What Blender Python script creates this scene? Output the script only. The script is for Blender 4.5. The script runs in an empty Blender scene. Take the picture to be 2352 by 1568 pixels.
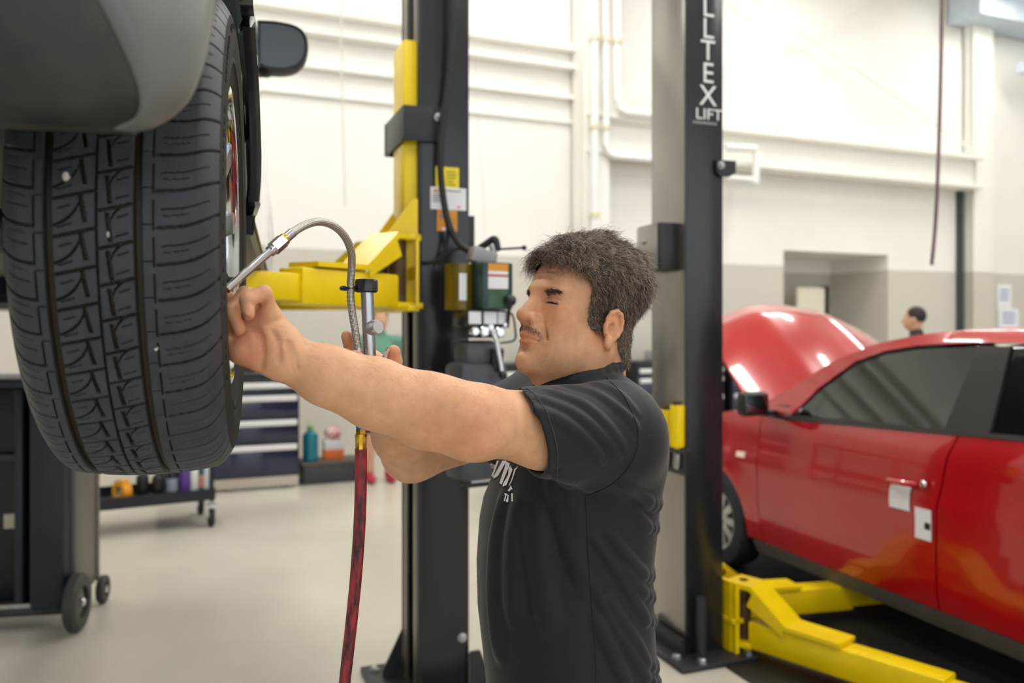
import bpy, bmesh, math, random
import numpy as np
from mathutils import Vector, Matrix
from mathutils.bvhtree import BVHTree

# ------------------------------------------------------------------ camera, world, exposure
SC = bpy.context.scene
COL = SC.collection
F_PX, CX, HY, CAM_H = 1900.0, 1176.0, 750.0, 1.52      # focal length in pixels of a 2352 px frame
cam_d = bpy.data.cameras.new('camera'); cam = bpy.data.objects.new('camera', cam_d); COL.objects.link(cam)
cam_d.sensor_width = 36.0; cam_d.lens = 36.0 * F_PX / 2352.0
cam_d.shift_y = -(784.0 - HY) / 2352.0
cam_d.clip_start = 0.05; cam_d.clip_end = 200
cam.location = (0, 0, CAM_H); cam.rotation_euler = (math.pi / 2, 0, 0)
cam_d.dof.use_dof = True; cam_d.dof.focus_distance = 1.28; cam_d.dof.aperture_fstop = 3.3
SC.camera = cam
world = bpy.data.worlds.new('daylight'); SC.world = world; world.use_nodes = True
wbg = world.node_tree.nodes['Background']
wbg.inputs[0].default_value = (0.88, 0.94, 1.0, 1); wbg.inputs[1].default_value = 1.15
SC.view_settings.view_transform = 'Standard'; SC.view_settings.look = 'None'
SC.view_settings.exposure = 0.66; SC.view_settings.gamma = 1.0
SC.view_settings.use_curve_mapping = False
LAMP_POWER = 26.0
RNG = random.Random(7)

def P(px, py, d):
    """point seen at photo pixel (px, py) at distance d along the optical axis"""
    return Vector(((px - CX) * d / F_PX, d, CAM_H - (py - HY) * d / F_PX))

# ------------------------------------------------------------------ materials
def lin(c):
    out = []
    for v in c[:3]:
        v = v / 255.0
        out.append(v / 12.92 if v <= 0.04045 else ((v + 0.055) / 1.055) ** 2.4)
    return (out[0], out[1], out[2], 1.0)
MATS = {}
def mat(name, rgb, rough=0.5, metal=0.0, var=0.0, vscale=8.0, rgb2=None, bump=0.0, bscale=200.0, coat=0.0,
        trans=0.0, ior=1.45, emit=0.0, spec=0.5, sss=0.0, sheen=0.0, alpha=1.0, vdetail=4.0):
    if name in MATS: return MATS[name]
    m = bpy.data.materials.new(name); m.use_nodes = True; MATS[name] = m
    nt = m.node_tree; b = nt.nodes['Principled BSDF']
    b.inputs['Base Color'].default_value = lin(rgb)
    b.inputs['Roughness'].default_value = rough; b.inputs['Metallic'].default_value = metal
    b.inputs['Coat Weight'].default_value = coat; b.inputs['Coat Roughness'].default_value = 0.05
    b.inputs['Transmission Weight'].default_value = trans; b.inputs['IOR'].default_value = ior
    b.inputs['Specular IOR Level'].default_value = spec
    b.inputs['Alpha'].default_value = alpha
    if sss:
        b.inputs['Subsurface Weight'].default_value = sss
        b.inputs['Subsurface Radius'].default_value = (0.012, 0.005, 0.003); b.inputs['Subsurface Scale'].default_value = 0.6
    if sheen: b.inputs['Sheen Weight'].default_value = sheen; b.inputs['Sheen Roughness'].default_value = 0.4
    if emit:
        b.inputs['Emission Color'].default_value = lin(rgb); b.inputs['Emission Strength'].default_value = emit
    tc = None
    if var or rgb2 or bump:
        tc = nt.nodes.new('ShaderNodeTexCoord')
    if var or rgb2:
        n = nt.nodes.new('ShaderNodeTexNoise'); n.inputs['Scale'].default_value = vscale; n.inputs['Detail'].default_value = vdetail
        nt.links.new(tc.outputs['Object'], n.inputs['Vector'])
        r = nt.nodes.new('ShaderNodeValToRGB'); r.color_ramp.elements[0].position = 0.35; r.color_ramp.elements[1].position = 0.65
        if rgb2: a, c = lin(rgb), lin(rgb2)
        else:
            base = lin(rgb); a = tuple(x * (1 - var) for x in base[:3]) + (1,); c = tuple(min(1, x * (1 + var)) for x in base[:3]) + (1,)
        r.color_ramp.elements[0].color = a; r.color_ramp.elements[1].color = c
        nt.links.new(n.outputs['Fac'], r.inputs['Fac']); nt.links.new(r.outputs['Color'], b.inputs['Base Color'])
    if bump:
        n2 = nt.nodes.new('ShaderNodeTexNoise'); n2.inputs['Scale'].default_value = bscale; n2.inputs['Detail'].default_value = 3
        nt.links.new(tc.outputs['Object'], n2.inputs['Vector'])
        bm_ = nt.nodes.new('ShaderNodeBump'); bm_.inputs['Strength'].default_value = bump; bm_.inputs['Distance'].default_value = 0.002
        nt.links.new(n2.outputs['Fac'], bm_.inputs['Height']); nt.links.new(bm_.outputs['Normal'], b.inputs['Normal'])
    return m

M_BLACK = mat('black_gloss_paint', (34, 35, 38), 0.22, spec=0.6, var=0.1, vscale=3)
M_BLACKSAT = mat('black_satin_paint', (40, 41, 44), 0.42, var=0.1, vscale=5)
M_RUBBER = mat('black_rubber', (38, 38, 40), 0.65, var=0.15, vscale=20, bump=0.15)
M_PLASTIC = mat('black_plastic', (33, 35, 40), 0.42, var=0.1, vscale=10)
M_YELLOW = mat('yellow_paint', (244, 210, 0), 0.33, var=0.06, vscale=6)
M_CHROME = mat('chrome', (215, 215, 218), 0.14, 1.0, var=0.06, vscale=30)
M_STEEL = mat('brushed_steel', (170, 170, 172), 0.32, 1.0, var=0.12, vscale=40)
M_BRASS = mat('brass', (205, 165, 60), 0.25, 1.0, var=0.15, vscale=60)
M_WHITE = mat('white_paint', (240, 240, 236), 0.5, var=0.02, vscale=2)
M_PAPER = mat('white_paper', (235, 236, 240), 0.6, var=0.03)

# ------------------------------------------------------------------ object helpers
def tag(o, label=None, cat=None, group=None, kind=None):
    if label: o['label'] = label
    if cat: o['category'] = cat
    if group: o['group'] = group
    if kind: o['kind'] = kind
    return o
def empty(name, loc=(0, 0, 0), rz=0.0, label=None, cat=None, group=None):
    o = bpy.data.objects.new(name, None); o.empty_display_size = 0.1; COL.objects.link(o)
    o.location = loc; o.rotation_euler = (0, 0, rz)
    return tag(o, label, cat, group)
def link_mesh(name, verts, faces, m, parent=None, smooth=False, loc=None, rot=None, sharp=None):
    me = bpy.data.meshes.new(name); me.from_pydata([tuple(v) for v in verts], [], faces)
    me.materials.append(m)
    if smooth:
        me.polygons.foreach_set('use_smooth', [True] * len(me.polygons))
        if sharp is not None: me.set_sharp_from_angle(angle=math.radians(sharp))
    me.update()
    o = bpy.data.objects.new(name, me); COL.objects.link(o)
    if parent is not None: o.parent = parent
    if loc is not None: o.location = loc
    if rot is not None: o.rotation_euler = rot
    return o

class MB:
    """collects shapes, builds one mesh object"""
    def __init__(s): s.v = []; s.f = []
    def add(s, vs, fs):
        n = len(s.v); s.v += [tuple(v) for v in vs]; s.f += [tuple(i + n for i in f) for f in fs]; return s
    def box(s, c, d, R=None, bev=0.0):
        hx, hy, hz = d[0] / 2, d[1] / 2, d[2] / 2
        if bev <= 0:
            vs = [(x, y, z) for x in (-hx, hx) for y in (-hy, hy) for z in (-hz, hz)]
            fs = [(0, 1, 3, 2), (4, 6, 7, 5), (0, 4, 5, 1), (2, 3, 7, 6), (0, 2, 6, 4), (1, 5, 7, 3)]
        else:
            b = min(bev, hx * .95, hy * .95, hz * .95); bm = bmesh.new(); bmesh.ops.create_cube(bm, size=1)
            bmesh.ops.scale(bm, vec=d, verts=bm.verts)
            bmesh.ops.bevel(bm, geom=bm.edges[:], offset=b, segments=2, profile=0.5, affect='EDGES')
            bm.verts.index_update(); vs = [tuple(v.co) for v in bm.verts]; fs = [tuple(v.index for v in f.verts) for f in bm.faces]; bm.free()
        c = Vector(c)
        if R is not None: vs = [R @ Vector(v) + c for v in vs]
        else: vs = [Vector(v) + c for v in vs]
        return s.add(vs, fs)
    def tube(s, pts, r, n=12, caps=True, closed=False, twist=None):
        pts = [Vector(p) for p in pts]; m = len(pts)
        rs = r if isinstance(r, (list, tuple, np.ndarray)) else [r] * m
        T = []
        for i in range(m):
            if closed: t = pts[(i + 1) % m] - pts[i - 1]
            else: t = pts[min(i + 1, m - 1)] - pts[max(i - 1, 0)]
            if t.length < 1e-9: t = Vector((0, 0, 1))
            T.append(t.normalized())
        up = Vector((0, 0, 1)) if abs(T[0].z) < 0.9 else Vector((1, 0, 0))
        u = T[0].cross(up).normalized(); vs = []
        for i in range(m):
            u = (u - T[i] * u.dot(T[i]))
            u = u.normalized() if u.length > 1e-9 else T[i].orthogonal().normalized()
            w = T[i].cross(u)
            for k in range(n):
                a = 2 * math.pi * k / n
                vs.append(pts[i] + (u * math.cos(a) + w * math.sin(a)) * rs[i])
        fs = []
        for i in range(m if closed else m - 1):
            for k in range(n):
                a, b = i * n + k, i * n + (k + 1) % n; j = ((i + 1) % m) * n
                fs.append((a, b, j + (k + 1) % n, j + k))
        if caps and not closed:
            fs.append(tuple(reversed(range(n)))); fs.append(tuple(range((m - 1) * n, m * n)))
        return s.add(vs, fs)
    def cyl(s, a, b, r, n=20, r2=None):
        return s.tube([a, b], [r, r if r2 is None else r2], n)
    def lathe(s, prof, c=(0, 0, 0), axis=(0, 0, 1), n=32, cap=True):
        """prof: list of (radius, height along axis)"""
        ax = Vector(axis).normalized(); u = ax.orthogonal().normalized(); w = ax.cross(u); c = Vector(c); vs = []
        for r, h in prof:
            for k in range(n):
                a = 2 * math.pi * k / n; vs.append(c + ax * h + (u * math.cos(a) + w * math.sin(a)) * r)
        fs = []
        for i in range(len(prof) - 1):
            for k in range(n): fs.append((i * n + k, i * n + (k + 1) % n, (i + 1) * n + (k + 1) % n, (i + 1) * n + k))
        cap = cap and prof[0] != prof[-1]
        if cap and prof[0][0] > 1e-6: fs.append(tuple(reversed(range(n))))
        if cap and prof[-1][0] > 1e-6: fs.append(tuple(range((len(prof) - 1) * n, len(prof) * n)))
        return s.add(vs, fs)
    def prism(s, poly, vec):
        """poly: list of 3-D points of a planar outline, extruded by vec"""
        vec = Vector(vec); n = len(poly); a = [Vector(p) for p in poly]; b = [p + vec for p in a]
        fs = [tuple(reversed(range(n))), tuple(range(n, 2 * n))] + [(k, (k + 1) % n, n + (k + 1) % n, n + k) for k in range(n)]
        return s.add(a + b, fs)
    def sphere(s, c, r, n=16, sc=(1, 1, 1)):
        c = Vector(c); vs = []; fs = []; m = n // 2
        for i in range(m + 1):
            t = math.pi * i / m
            for k in range(n):
                a = 2 * math.pi * k / n
                vs.append(c + Vector((math.sin(t) * math.cos(a) * r * sc[0], math.sin(t) * math.sin(a) * r * sc[1], math.cos(t) * r * sc[2])))
        for i in range(m):
            for k in range(n): fs.append((i * n + k, (i + 1) * n + k, (i + 1) * n + (k + 1) % n, i * n + (k + 1) % n))
        return s.add(vs, fs)
    def build(s, name, m, parent=None, smooth=True, sharp=35, **kw):
        o = link_mesh(name, s.v, s.f, m, parent, False, **kw)
        bm = bmesh.new(); bm.from_mesh(o.data); bmesh.ops.recalc_face_normals(bm, faces=bm.faces); bm.to_mesh(o.data); bm.free()
        if smooth:
            o.data.polygons.foreach_set('use_smooth', [True] * len(o.data.polygons)); o.data.set_sharp_from_angle(angle=math.radians(sharp))
        return o
def catmull(pts, per=8):
    pts = [Vector(p) for p in pts]; out = []
    q = [pts[0] * 2 - pts[1]] + pts + [pts[-1] * 2 - pts[-2]]
    for i in range(1, len(q) - 2):
        for k in range(per):
            t = k / per; a, b, c, d = q[i - 1], q[i], q[i + 1], q[i + 2]
            out.append(0.5 * ((2 * b) + (c - a) * t + (2 * a - 5 * b + 4 * c - d) * t * t + (3 * b - a - 3 * c + d) * t ** 3))
    out.append(pts[-1]); return out
def text_mesh(body, size, extrude=0.0006, shear=0.0):
    cu = bpy.data.curves.new('letters', 'FONT'); cu.body = body; cu.size = size; cu.extrude = extrude; cu.align_x = 'CENTER'; cu.align_y = 'CENTER'; cu.shear = shear
    o = bpy.data.objects.new('letters', cu); COL.objects.link(o); bpy.context.view_layer.update()
    dg = bpy.context.evaluated_depsgraph_get(); me = bpy.data.meshes.new_from_object(o.evaluated_get(dg))
    bpy.data.objects.remove(o); bpy.data.curves.remove(cu); return me

# ------------------------------------------------------------------ signed distance toolkit (organic shapes)
def sd_cap(a, b, ra, rb=None):
    a = np.array(a, float); b = np.array(b, float); rb = ra if rb is None else rb; ab = b - a; L2 = max(ab @ ab, 1e-12)
    def f(p):
        t = np.clip(((p - a) @ ab) / L2, 0, 1); q = p - a - t[:, None] * ab
        return np.sqrt((q * q).sum(1)) - (ra + (rb - ra) * t)
    return f
def sd_ell(c, r, R=None):
    c = np.array(c, float); r = np.array(r, float)
    def f(p):
        q = p - c
        if R is not None: q = q @ R
        k0 = np.sqrt(((q / r) ** 2).sum(1)); k1 = np.sqrt(((q / (r * r)) ** 2).sum(1))
        return np.where(k1 < 1e-9, -r.min(), k0 * (k0 - 1) / np.maximum(k1, 1e-9))
    return f
def sd_xform(f, o, R, s=1.0):
    o = np.array(o, float); R = np.array(R, float)
    return lambda p: f(((p - o) @ R) / s) * s
def smin(a, b, k):
    h = np.maximum(k - np.abs(a - b), 0) / k; return np.minimum(a, b) - h * h * k * 0.25
def sdf_eval(prims, p):
    d = None
    for op, f, k in prims:
        if op == 'u': v = f(p); d = v if d is None else smin(d, v, k)
        elif op == 's': d = -smin(-d, f(p), k)
        elif op == 'd': d = d + f(p)
    return d
def sdf_mesh(prims, lo, hi, h, n=12):
    """naive surface nets on sparse blocks; prims: (op, function, blend)"""
    lo = np.array(lo, float); hi = np.array(hi, float); nb = np.ceil((hi - lo) / (h * n)).astype(int)
    bi = np.stack(np.meshgrid(*[np.arange(m) for m in nb], indexing='ij'), -1).reshape(-1, 3)
    cen = lo + (bi + 0.5) * h * n; R = h * n * 0.5 * math.sqrt(3) * 1.05
    vals = [None if op == 'd' else f(cen) for op, f, k in prims]
    d = None
    for (op, f, k), v in zip(prims, vals):
        if op == 'u': d = v if d is None else smin(d, v, k)
        elif op == 's': d = -smin(-d, v, k)
    keep = np.nonzero(np.abs(d) < R * 1.5 + 0.006)[0]
    N = nb * n + 2; stride = np.array([N[1] * N[2], N[2], 1], dtype=np.int64)
    g = np.stack(np.meshgrid(*[np.arange(n + 1)] * 3, indexing='ij'), -1).reshape(-1, 3)
    VK, VP, QK = [], [], []
    m1 = n + 1
    for b in keep:
        base = bi[b] * n; p = lo + (base + g) * h; dd = None
        for (op, f, k), v in zip(prims, vals):
            if op == 'd':
                if dd is not None: dd = dd + f(p)
                continue
            if v[b] > R + 1.5 * k + 0.012: continue
            w = f(p)
            if op == 'u': dd = w if dd is None else smin(dd, w, k)
            elif dd is not None: dd = -smin(-dd, w, k)
        if dd is None: continue
        if dd.min() > 0 or dd.max() < 0: continue
        D = dd.reshape(m1, m1, m1); S = D < 0
        acc = np.zeros((n, n, n, 3)); cnt = np.zeros((n, n, n))
        C = {}
        for i in (0, 1):
            for j in (0, 1):
                for k_ in (0, 1): C[i, j, k_] = D[i:i + n, j:j + n, k_:k_ + n]
        for ax in range(3):
            for u in (0, 1):
                for w in (0, 1):
                    c0 = [0, 0, 0]; o_ = [q for q in range(3) if q != ax]; c0[o_[0]] = u; c0[o_[1]] = w; c1 = list(c0); c1[ax] = 1
                    a_, b_ = C[tuple(c0)], C[tuple(c1)]; sg = (a_ < 0) != (b_ < 0)
                    t = np.where(sg, a_ / np.where(sg, a_ - b_, 1), 0)
                    cnt += sg
                    acc[..., ax] += np.where(sg, t, 0); acc[..., o_[0]] += sg * u; acc[..., o_[1]] += sg * w
        act = np.argwhere(cnt > 0)
        if len(act) == 0: continue
        pos = acc[act[:, 0], act[:, 1], act[:, 2]] / cnt[act[:, 0], act[:, 1], act[:, 2]][:, None]
        gi = base + act
        VK.append((gi * stride).sum(1)); VP.append(lo + (gi + pos) * h)
        for ax in range(3):
            o_ = [q for q in range(3) if q != ax]
            sl0 = [slice(0, n)] * 3; sl1 = [slice(0, n)] * 3; sl1[ax] = slice(1, n + 1)
            s0 = S[tuple(sl0)]; s1 = S[tuple(sl1)]; e = np.argwhere(s0 != s1)
            if len(e) == 0: continue
            flip = s0[e[:, 0], e[:, 1], e[:, 2]]; key = ((base + e) * stride).sum(1)
            du, dv = stride[o_[0]], stride[o_[1]]
            q = np.stack([key, key - du, key - du - dv, key - dv], 1)
            if ax == 1: flip = ~flip
            q[~flip] = q[~flip][:, ::-1]
            QK.append(q)
    VK = np.concatenate(VK); VP = np.concatenate(VP); QK = np.concatenate(QK)
    VK, ui = np.unique(VK, return_index=True); VP = VP[ui]
    idx = np.searchsorted(VK, QK); idx = np.clip(idx, 0, len(VK) - 1); ok = (VK[idx] == QK).all(1)
    return VP, idx[ok]
def np_mesh(name, V, Fq, m, parent=None, smooth=True, fill=False):
    me = bpy.data.meshes.new(name); nf = len(Fq); k = Fq.shape[1]
    me.vertices.add(len(V)); me.vertices.foreach_set('co', np.asarray(V, np.float32).ravel())
    me.loops.add(nf * k); me.loops.foreach_set('vertex_index', np.asarray(Fq, np.int32).ravel())
    me.polygons.add(nf); me.polygons.foreach_set('loop_start', np.arange(0, nf * k, k, dtype=np.int32))
    me.polygons.foreach_set('use_smooth', np.full(nf, smooth)); me.update(calc_edges=True); me.validate()
    if fill:
        bm = bmesh.new(); bm.from_mesh(me); ed = [e for e in bm.edges if e.is_boundary]
        if ed:
            bmesh.ops.holes_fill(bm, edges=ed, sides=16)
            for f in bm.faces: f.smooth = True
            bm.to_mesh(me)
        bm.free()
    me.materials.append(m); o = bpy.data.objects.new(name, me); COL.objects.link(o)
    if parent is not None: o.parent = parent
    return o
def vnoise(p, s, seed=0):
    """cheap smooth value noise from sines"""
    r = np.random.RandomState(seed); out = 0
    for i in range(5):
        k = r.normal(size=3) * s; out = out + np.sin(p @ k + r.rand() * 6.28)
    return out / 5.0
# ------------------------------------------------------------------ the building
W0 = Vector((-2.425, 9.29, 0)); WA = math.radians(23.0)
WROOT = None
def wpt(t, off, z):
    """point in the wall frame: t along the wall, off towards the room, z up"""
    return Vector((W0.x + t * math.cos(WA) + off * math.sin(WA), W0.y + t * math.sin(WA) - off * math.cos(WA), z))
RW = Matrix.Rotation(WA, 3, 'Z')
def wbox(mb, t0, t1, o0, o1, z0, z1, bev=0):
    c = wpt((t0 + t1) / 2, (o0 + o1) / 2, (z0 + z1) / 2)
    return mb.box(c, (abs(t1 - t0), abs(o1 - o0), abs(z1 - z0)), RW, bev)
def wall_mat():
    m = mat('painted_wall', (240, 239, 232), 0.55); nt = m.node_tree; b = nt.nodes['Principled BSDF']
    geo = nt.nodes.new('ShaderNodeNewGeometry'); sep = nt.nodes.new('ShaderNodeSeparateXYZ'); nt.links.new(geo.outputs['Position'], sep.inputs[0])
    gt = nt.nodes.new('ShaderNodeMath'); gt.operation = 'GREATER_THAN'; gt.inputs[1].default_value = 2.4; nt.links.new(sep.outputs['Z'], gt.inputs[0])
    mx = nt.nodes.new('ShaderNodeMix'); mx.data_type = 'RGBA'; mx.inputs[6].default_value = lin((205, 201, 190)); mx.inputs[7].default_value = lin((243, 241, 234))
    nt.links.new(gt.outputs[0], mx.inputs[0])
    n = nt.nodes.new('ShaderNodeTexNoise'); n.inputs['Scale'].default_value = 1.3; n.inputs['Detail'].default_value = 3; nt.links.new(geo.outputs['Position'], n.inputs['Vector'])
    mr = nt.nodes.new('ShaderNodeMapRange'); mr.inputs['To Min'].default_value = 0.95; mr.inputs['To Max'].default_value = 1.03; nt.links.new(n.outputs['Fac'], mr.inputs['Value'])
    ml = nt.nodes.new('ShaderNodeMix'); ml.data_type = 'RGBA'; ml.blend_type = 'MULTIPLY'; ml.inputs[0].default_value = 1
    nt.links.new(mx.outputs[2], ml.inputs[6]); nt.links.new(mr.outputs[0], ml.inputs[7]); nt.links.new(ml.outputs[2], b.inputs['Base Color'])
    return m
M_WALL = wall_mat()
M_FLOOR = mat('epoxy_floor', (196, 191, 178), 0.22, var=0.05, vscale=1.2, spec=0.5)
CEIL = 7.4
def struct(o, label=None):
    o['kind'] = 'structure'
    if label: o['label'] = label
    return o
struct(MB().box((3, 6, -0.06), (44, 36, 0.12)).build('floor', M_FLOOR), 'pale grey coated workshop floor')
m = MB(); D0, D1 = 6.91, 8.95
wbox(m, -14, D0, -0.2, 0, 0, CEIL); wbox(m, D1, 22, -0.2, 0, 0, CEIL); wbox(m, D0, D1, -0.2, 0, 2.63, CEIL)
wbox(m, D0 - .1, D0, -1.2, -0.2, 0, 2.73); wbox(m, D1, D1 + .1, -1.2, -0.2, 0, 2.73); wbox(m, D0 - .1, D1 + .1, -1.3, -1.2, 0, 2.73); wbox(m, D0, D1, -1.2, -0.2, 2.63, 2.73)
wall_back = struct(m.build('wall_back', M_WALL, smooth=False), 'long workshop wall, white above and grey-beige below, with a door recess')
# cross walls, far left and right
def cross(t, name, lab):
    mm = MB(); wbox(mm, t, t + (0.2 if t > 0 else -0.2), 0, 26, 0, CEIL); return struct(mm.build(name, M_WALL, smooth=False), lab)
cross(-11.0, 'wall_left', 'white side wall left of the bays'); cross(16.5, 'wall_right', 'white side wall right of the bays')
mm = MB(); wbox(mm, -14, 22, -1, 27, CEIL, CEIL + .15)
struct(mm.build('ceiling', M_WHITE, smooth=False), 'white workshop ceiling')
# horizontal rails on the wall
def trim(n, boxes, lab, m=None, smooth=False):
    mb = MB()
    for b in boxes: wbox(mb, *b)
    return struct(mb.build('trim_%d' % n, m or M_WALL, smooth=smooth), lab)
trim(1, [(-11, 3.5, 0, .16, 5.02, 5.10), (-11, 3.5, 0, .02, 4.85, 5.02), (-11, 3.5, 0, .16, 4.79, 4.85)], 'upper white channel rail along the wall')
trim(2, [(-11, 3.5, 0, .10, 4.42, 4.47)], 'thin white rail along the wall')
trim(3, [(-11, 3.5, 0, .05, 4.12, 4.16)], 'lowest white rail along the wall')
trim(4, [(3.5, 10.6, .02, .40, 4.16, 4.22), (3.5, 10.6, .16, .22, 3.76, 4.16), (3.5, 10.6, .02, .40, 3.70, 3.76)], 'white steel beam running between the two columns')
trim(5, [(3.45, 3.82, 0, .06, 0, CEIL), (3.45, 3.52, 0, .34, 0, CEIL), (3.45, 3.82, .30, .36, 0, CEIL)], 'white steel column beside the pipes')
trim(6, [(10.55, 10.61, 0, .2, 0, CEIL), (10.55, 11.0, .16, .22, 0, CEIL), (10.55, 11.0, 0, .06, 0, CEIL)], 'white steel column at the right')
mb = MB(); wbox(mb, 10.42, 10.47, 0, .10, 0.3, 3.70)
struct(mb.build('trim_7', mat('dark_track', (60, 66, 66), .5), smooth=False), 'dark vertical door track left of the column')
trim(8, [(10.2, 16, .05, .6, 6.35, 6.9), (11.3, 16, .4, .5, 5.6, 5.75)], 'pale blue-white roof girder at top right', mat('pale_girder', (205, 218, 232), .5, var=.04))
# cross bracing rods
def rod(n, a, b, r=0.012):
    return struct(MB().cyl(a, b, r, 8).build('trim_%d' % n, M_WALL), 'thin white cross-bracing rod')
rod(9, wpt(3.9, .25, 7.0), wpt(10.55, .25, 4.3), .02); rod(10, wpt(3.9, .2, 4.3), wpt(10.55, .2, 7.2), .018)
# conduit pipes beside the column
def pipe(t, off, r, z0, z1, lab, bends=None):
    e = empty('conduit_pipe', wpt(t, off, z0), 0, lab, 'pipe', 'white conduit pipes on the column')
    pts = [(0, 0, 0), (0, 0, z1 - z0)]
    MB().cyl(*pts, r, 14).build('pipe_run', M_WHITE, e)
    for z in (1.2, 2.9, 4.0, 5.1):
        if z0 < z < z1: MB().cyl((0, 0, z - z0 - .03), (0, 0, z - z0 + .03), r * 1.35, 14).build('pipe_clamp', mat('pipe_clamp_cream', (222, 214, 190), .5), e)
    if bends:
        d = Vector((math.cos(WA), math.sin(WA), 0))
        q = [Vector((0, 0, 0)), Vector((0, 0, -.08)) + d * .03, Vector((0, 0, -.12)) + d * .12, Vector((0, 0, -.12)) + d * bends]
        MB().tube(q, r, 12).build('elbow', M_WHITE, e)
    return e
pipe(3.56, .44, .05, 0.0, 7.3, 'thick white pipe at the left edge of the column')
pipe(3.72, .44, .04, 3.78, 7.3, 'white conduit bending right below the beam', 1.4)
pipe(3.88, .44, .05, 4.35, 7.3, 'white conduit bending right above the beam', 1.0)
# pipe stub by the right lift post, papers on the far wall
e = empty('pipe_drop', wpt(6.0, .5, 3.5), 0, 'short white pipe drop hanging under the beam by the lettered post', 'pipe')
d = Vector((math.cos(WA), math.sin(WA), 0))
MB().tube([d * -.5 + Vector((0, 0, .4)), d * 0 + Vector((0, 0, .42)), Vector((0, 0, .36)), Vector((0, 0, -.05))], .05, 10).build('pipe_run', M_WHITE, e)
MB().tube([Vector((0, 0, 0)), d * -.45], .035, 10).build('side_branch', M_WHITE, e)
e = empty('wall_notice', wpt(11.55, .005, 1.7), WA, 'white notice sheets taped on the far right wall', 'notice')
for i, (x, z, w, h) in enumerate([(0, .32, .34, .42), (.1, -.06, .5, .36)]):
    MB().box((x, -.004 - i * .003, z), (w, .004, h)).build('sheet', M_PAPER, e, smooth=False)
    for k in range(3): MB().box((x, -.008 - i * .003, z + .1 - k * .07), (w * .6, .002, .025)).build('print_line', mat('blue_print', (90, 120, 190), .6), e, smooth=False)
# recess contents: board standing in the doorway
e = empty('display_board', wpt(8.1, -.75, 0), WA + .05, 'cream display board standing in the door recess', 'board')
MB().box((0, 0, 1.36), (.58, .05, 1.56)).build('panel', mat('cream_panel', (250, 244, 222), .5), e, smooth=False)
MB().box((.32, 0.0, 1.37), (.06, .12, 1.60)).build('edge_frame', M_BLACKSAT, e, smooth=False)
MB().box((0, 0, .3), (.7, .4, .06)).build('foot', M_BLACKSAT, e, smooth=False)
for sx in (-.3, .3): MB().box((sx, 0, .44), (.04, .04, .3)).build('leg', M_BLACKSAT, e, smooth=False)
for sx in (-.32, .32): MB().box((sx, 0, .135), (.05, .4, .27)).build('leg', M_BLACKSAT, e, smooth=False)
# ceiling lights: linear fixtures in rows along the wall direction
M_LAMP = mat('lamp_diffuser', (253, 250, 245), .5, emit=LAMP_POWER)
def lamp(t, off):
    e = empty('ceiling_lamp', wpt(t, off, CEIL - .75), WA, 'white linear ceiling lamp hanging over the bays', 'lamp', 'linear ceiling lamps')
    MB().box((0, 0, .06), (.34, 2.4, .08), bev=.01).build('housing', M_WHITE, e)
    MB().box((0, 0, 0.008), (.26, 2.3, .02)).build('diffuser', M_LAMP, e, smooth=False)
    for y in (-1, 1): MB().cyl((0, y, .1), (0, y, .75), .006, 6).build('suspension_wire', M_STEEL, e)
for t in (-5.5, -1.5, 2.5, 6.5, 10.5):
    for off in (2.2, 6.2, 10.2): lamp(t, off)
# ------------------------------------------------------------------ two-post lifts
BAY = math.radians(20.5)
M_PIN = mat('brown_metal', (92, 70, 48), .5, .3, var=.3, vscale=20)  # mottled brown, for pivot pins and adapter tips
M_SIDE = mat('polished_dark_panel', (150, 147, 140), .2, .85, var=.06, vscale=2)
M_PRINTGREY = mat('grey_print', (120, 120, 125), .6)
def lift_arm(parent, name, x, y, z, ang, L, lab=None):
    """swing arm with raised pivot strap; ang in the parent's frame"""
    e = empty(name, (x, y, z), ang); e.parent = parent
    if lab: e['label'] = lab
    m = MB(); m.box((.06 + (L - .5) / 2, 0, .066), (L - .5, .115, .125), bev=.008); m.build('outer_tube', M_YELLOW, e)
    m = MB(); m.box((L / 2 + .06, 0, .062), (L - .1, .09, .09), bev=.006); m.build('inner_tube', M_YELLOW, e)
    top = [(-.06, .268), (.07, .268), (.24, .135), (.50, .133), (.50, .151), (.25, .155), (.08, .29), (-.06, .29)]
    m = MB(); m.prism([(a, -.07, b) for a, b in top], (0, .14, 0)); m.build('top_strap', M_YELLOW, e)
    m = MB()
    for s in (-1, 1):
        m.prism([(.09, s * .066 - .005, .265), (.24, s * .066 - .005, .136), (.24, s * .066 - .005, .11), (.06, s * .066 - .005, .20)], (0, .01, 0))
    m.build('strap_gusset', M_YELLOW, e)
    m = MB(); m.box((0, 0, .012), (.15, .14, .024), bev=.004); m.build('pivot_foot', M_YELLOW, e)
    MB().cyl((0, 0, .0), (0, 0, .288), .034, 20).build('pivot_pin', M_PIN, e)
    MB().cyl((0, 0, .288), (0, 0, .294), .02, 16).build('pin_hole', M_BLACK, e)
    MB().cyl((L - .02, 0, .10), (L - .02, 0, .145), .055, 20).build('lift_pad', M_RUBBER, e)
    return e
def bolt(parent, p, n=(0, -1, 0), r=.012, name='bolt'):
    n = Vector(n); p = Vector(p)
    return MB().lathe([(r * 1.4, 0), (r * 1.4, r * .25), (r, r * .3), (r, r * .9), (r * .8, r * 1.1), (0, r * 1.1)], p, n, 6 if name == 'anchor_bolt' else 14).build(name, M_STEEL, parent)

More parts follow.
